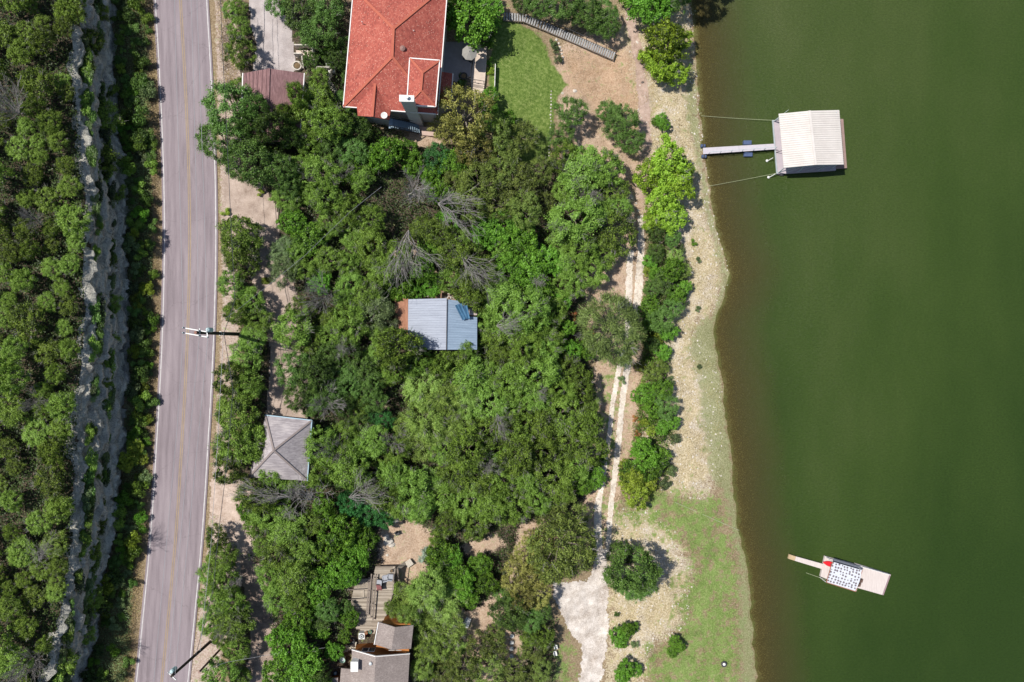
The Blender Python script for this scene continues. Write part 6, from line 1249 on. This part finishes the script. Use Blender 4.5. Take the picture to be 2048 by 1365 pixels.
# ------------------------------------------------------------ stuff: undergrowth, grass
def scatter(name, label_, polys, npts, L, asp, mat, zr, exclude=(), seed=1, up=.7, clump=0.0, hgt=None):
    rs = np.random.RandomState(seed); OUT = []
    for poly in polys:
        P = np.array(poly, float); x0, y0 = P.min(0); x1, y1 = P.max(0); x0 = max(x0, -60); y0 = max(y0, -60); x1 = min(x1, 1560); y1 = min(y1, 1425)
        n_ = int(npts * (x1 - x0) * (y1 - y0)); px = rs.uniform(x0, x1, n_); py = rs.uniform(y0, y1, n_); ok = sdp(px, py, poly) < rs.uniform(-6, 6, n_)
        if clump: ok &= fbm(px * .045, py * .045, seed, 3) + rs.normal(size=n_) * .04 > clump
        for e in exclude: ok &= sdp(px, py, e) > 3
        px, py = px[ok], py[ok]; z = np.full(len(px), 5.0)
        for _ in range(14): s_ = (CAMZ - z) * K; z = .4 * z + .6 * terr((px - 1024) * s_, (682.5 - py) * s_)
        s_ = (CAMZ - z) * K; X_ = (px - 1024) * s_; Y_ = (682.5 - py) * s_; zz = terr(X_, Y_); good = np.abs(zz - z) < .4
        h_ = zr[0] + (zr[1] - zr[0]) * rs.rand(len(px)) * (.35 + .9 * fbm(px * .06, py * .06, seed + 7, 3)); OUT.append(np.stack([X_, Y_, zz + h_], 1)[good])
    P = np.concatenate(OUT); n_ = len(P); Nn = rs.normal(size=(n_, 3)) * (1 - up) + np.array([0, 0, up]); tone = fbm(P[:, 0] * .8, P[:, 1] * .8, seed + 3, 3)
    Vv, F = leafquads(P, Nn, L * rs.uniform(.6, 1.3, n_), asp, rs); me = mesh_np(name, Vv, F, mat, {'lv': np.repeat(np.clip((tone - .25) * 1.1 + .45 * rs.rand(n_), 0, 1), 4)})
    return link(name, me, None, kind='stuff', label=label_, category='plants')
EX = [[(700, -30), (905, -40), (905, 150), (973, 90), (970, 250), (873, 275), (690, 225)], [(480, 130), (612, 138), (606, 290), (480, 290)], [(490, -40), (592, -40), (600, 170), (500, 170)], [(788, 592), (960, 592), (960, 702), (788, 702)], LAWN,
      [(444, 352), (520, 360), (555, 410), (562, 470), (600, 600), (612, 700), (620, 845), (530, 845), (540, 700), (520, 600), (470, 470)], [(420, 940), (468, 960), (505, 1100), (480, 1110)], [(478, 1110), (530, 1130), (560, 1440), (480, 1440)], [(497, 825), (628, 835), (615, 965), (497, 960)],
      [(699, 1130), (795, 1130), (776, 1245), (830, 1250), (820, 1400), (645, 1400), (650, 1350), (705, 1290)], LOT] + DIRT
FORC = [(470, 290), (700, 230), (860, 285), (1000, 290), (1100, 320), (1240, 330), (1250, 480), (1180, 550), (1170, 700), (1200, 770), (1195, 960), (1170, 1030), (1050, 1060), (1020, 1200), (1110, 1240), (1110, 1400), (470, 1400), (470, 1100), (500, 960), (480, 650), (470, 450)]
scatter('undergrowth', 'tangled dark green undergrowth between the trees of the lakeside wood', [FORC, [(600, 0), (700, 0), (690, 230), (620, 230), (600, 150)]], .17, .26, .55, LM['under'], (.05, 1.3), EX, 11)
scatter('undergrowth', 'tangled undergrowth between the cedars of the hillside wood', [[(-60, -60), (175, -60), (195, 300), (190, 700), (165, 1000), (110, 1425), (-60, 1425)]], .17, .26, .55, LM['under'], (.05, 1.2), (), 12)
scatter('verge_plants', 'low weeds and ground cover in the ditch below the cliff', [[(222, -60), (290, -60), (300, 200), (308, 420), (306, 700), (292, 900), (272, 1100), (250, 1425), (160, 1425), (215, 1200), (250, 980), (258, 700), (252, 400), (232, 200)]], .35, .18, .35, LM['grey'], (.02, .6), (), 13)
M_dryg = leafmat('dry_grass', (0.120, 0.086, 0.041), (0.521, 0.422, 0.231), (.6, .52, .36), .25); M_grn = leafmat('fresh_grass', (0.045, 0.083, 0.015), (0.248, 0.346, 0.085), (.36, .38, .18), .3)
scatter('dry_grass', 'dry tan grass along the road verges', [[(432, -60), (450, -60), (470, 100), (478, 180), (452, 182), (440, 100)], [(292, -60), (301, -60), (318, 200), (322, 420), (318, 700), (305, 900), (287, 1100), (260, 1425), (246, 1425), (272, 1100), (292, 900), (306, 650), (306, 400), (298, 150)]], .8, .22, .2, M_dryg, (.02, .25), (), 14, .25)
scatter('dry_grass', 'dry scattered grass on the open bank between track and lake', [[(1120, 100), (1380, 60), (1395, 340), (1450, 560), (1390, 660), (1440, 760), (1450, 960), (1330, 990), (1225, 1010), (1215, 1100), (1160, 1030), (1200, 800), (1170, 560), (1240, 400)], [(1215, 1100), (1400, 1100), (1380, 1290), (1290, 1425), (1215, 1425)]], .25, .17, .22, M_dryg, (.01, .14), [LAWN], 15, .3, .46)
scatter('reeds', 'ragged reeds and low brush filling the strip between track and shingle', [[(1292, 450), (1350, 465), (1378, 530), (1372, 610), (1345, 690), (1335, 760), (1348, 850), (1335, 950), (1300, 1005), (1262, 900), (1282, 760), (1290, 640)]], .55, .42, .16, LM['mesq'], (.05, 1.1), (), 21, .35, .44)
scatter('low_brush', 'low leafy brush growing between the shore shrubs', [[(1288, 480), (1350, 490), (1370, 560), (1340, 690), (1325, 760), (1340, 830), (1325, 960), (1270, 960), (1280, 760), (1288, 640)]], .55, .2, .6, LM['bushy'], (.1, 1.0), (), 22, .5, .50)
scatter('fresh_grass', 'short uneven green grass on the lower bank', [GREEN2, GREEN3], .45, .16, .22, M_grn, (.01, .14), (), 16, .3, .50)

def pebbles():
    rs = np.random.RandomState(9); P = []; n_ = 5200; px = rs.uniform(1230, 1470, n_); py = rs.uniform(-20, 1400, n_); ok = (sdp(px, py, SHING) < 4) | (sdp(px, py, SHING2) < 2); px, py = px[ok], py[ok]; z = np.full(len(px), 1.0)
    for _ in range(10): s_ = (CAMZ - z) * K; z = .4 * z + .6 * terr((px - 1024) * s_, (682.5 - py) * s_)
    s_ = (CAMZ - z) * K; C = np.stack([(px - 1024) * s_, (682.5 - py) * s_, z], 1); r_ = .05 + .13 * rs.rand(len(C)) ** 3
    base = np.array([(1, 0, 0), (0, 1, 0), (-1, 0, 0), (0, -1, 0), (0, 0, .7)], float); Vv = C[:, None] + base[None] * r_[:, None, None] * rs.uniform(.7, 1.3, (len(C), 5, 1)); F = np.array([(0, 1, 4), (1, 2, 4), (2, 3, 4), (3, 0, 4)])
    FF = (np.arange(len(C)) * 5)[:, None, None] + F[None]; link('pebbles', mesh_np('pebbles', Vv.reshape(-1, 3), FF.reshape(-1, 3), M_stone), None, kind='stuff', label='pale stones strewn over the shingle bank', category='stones')
pebbles()
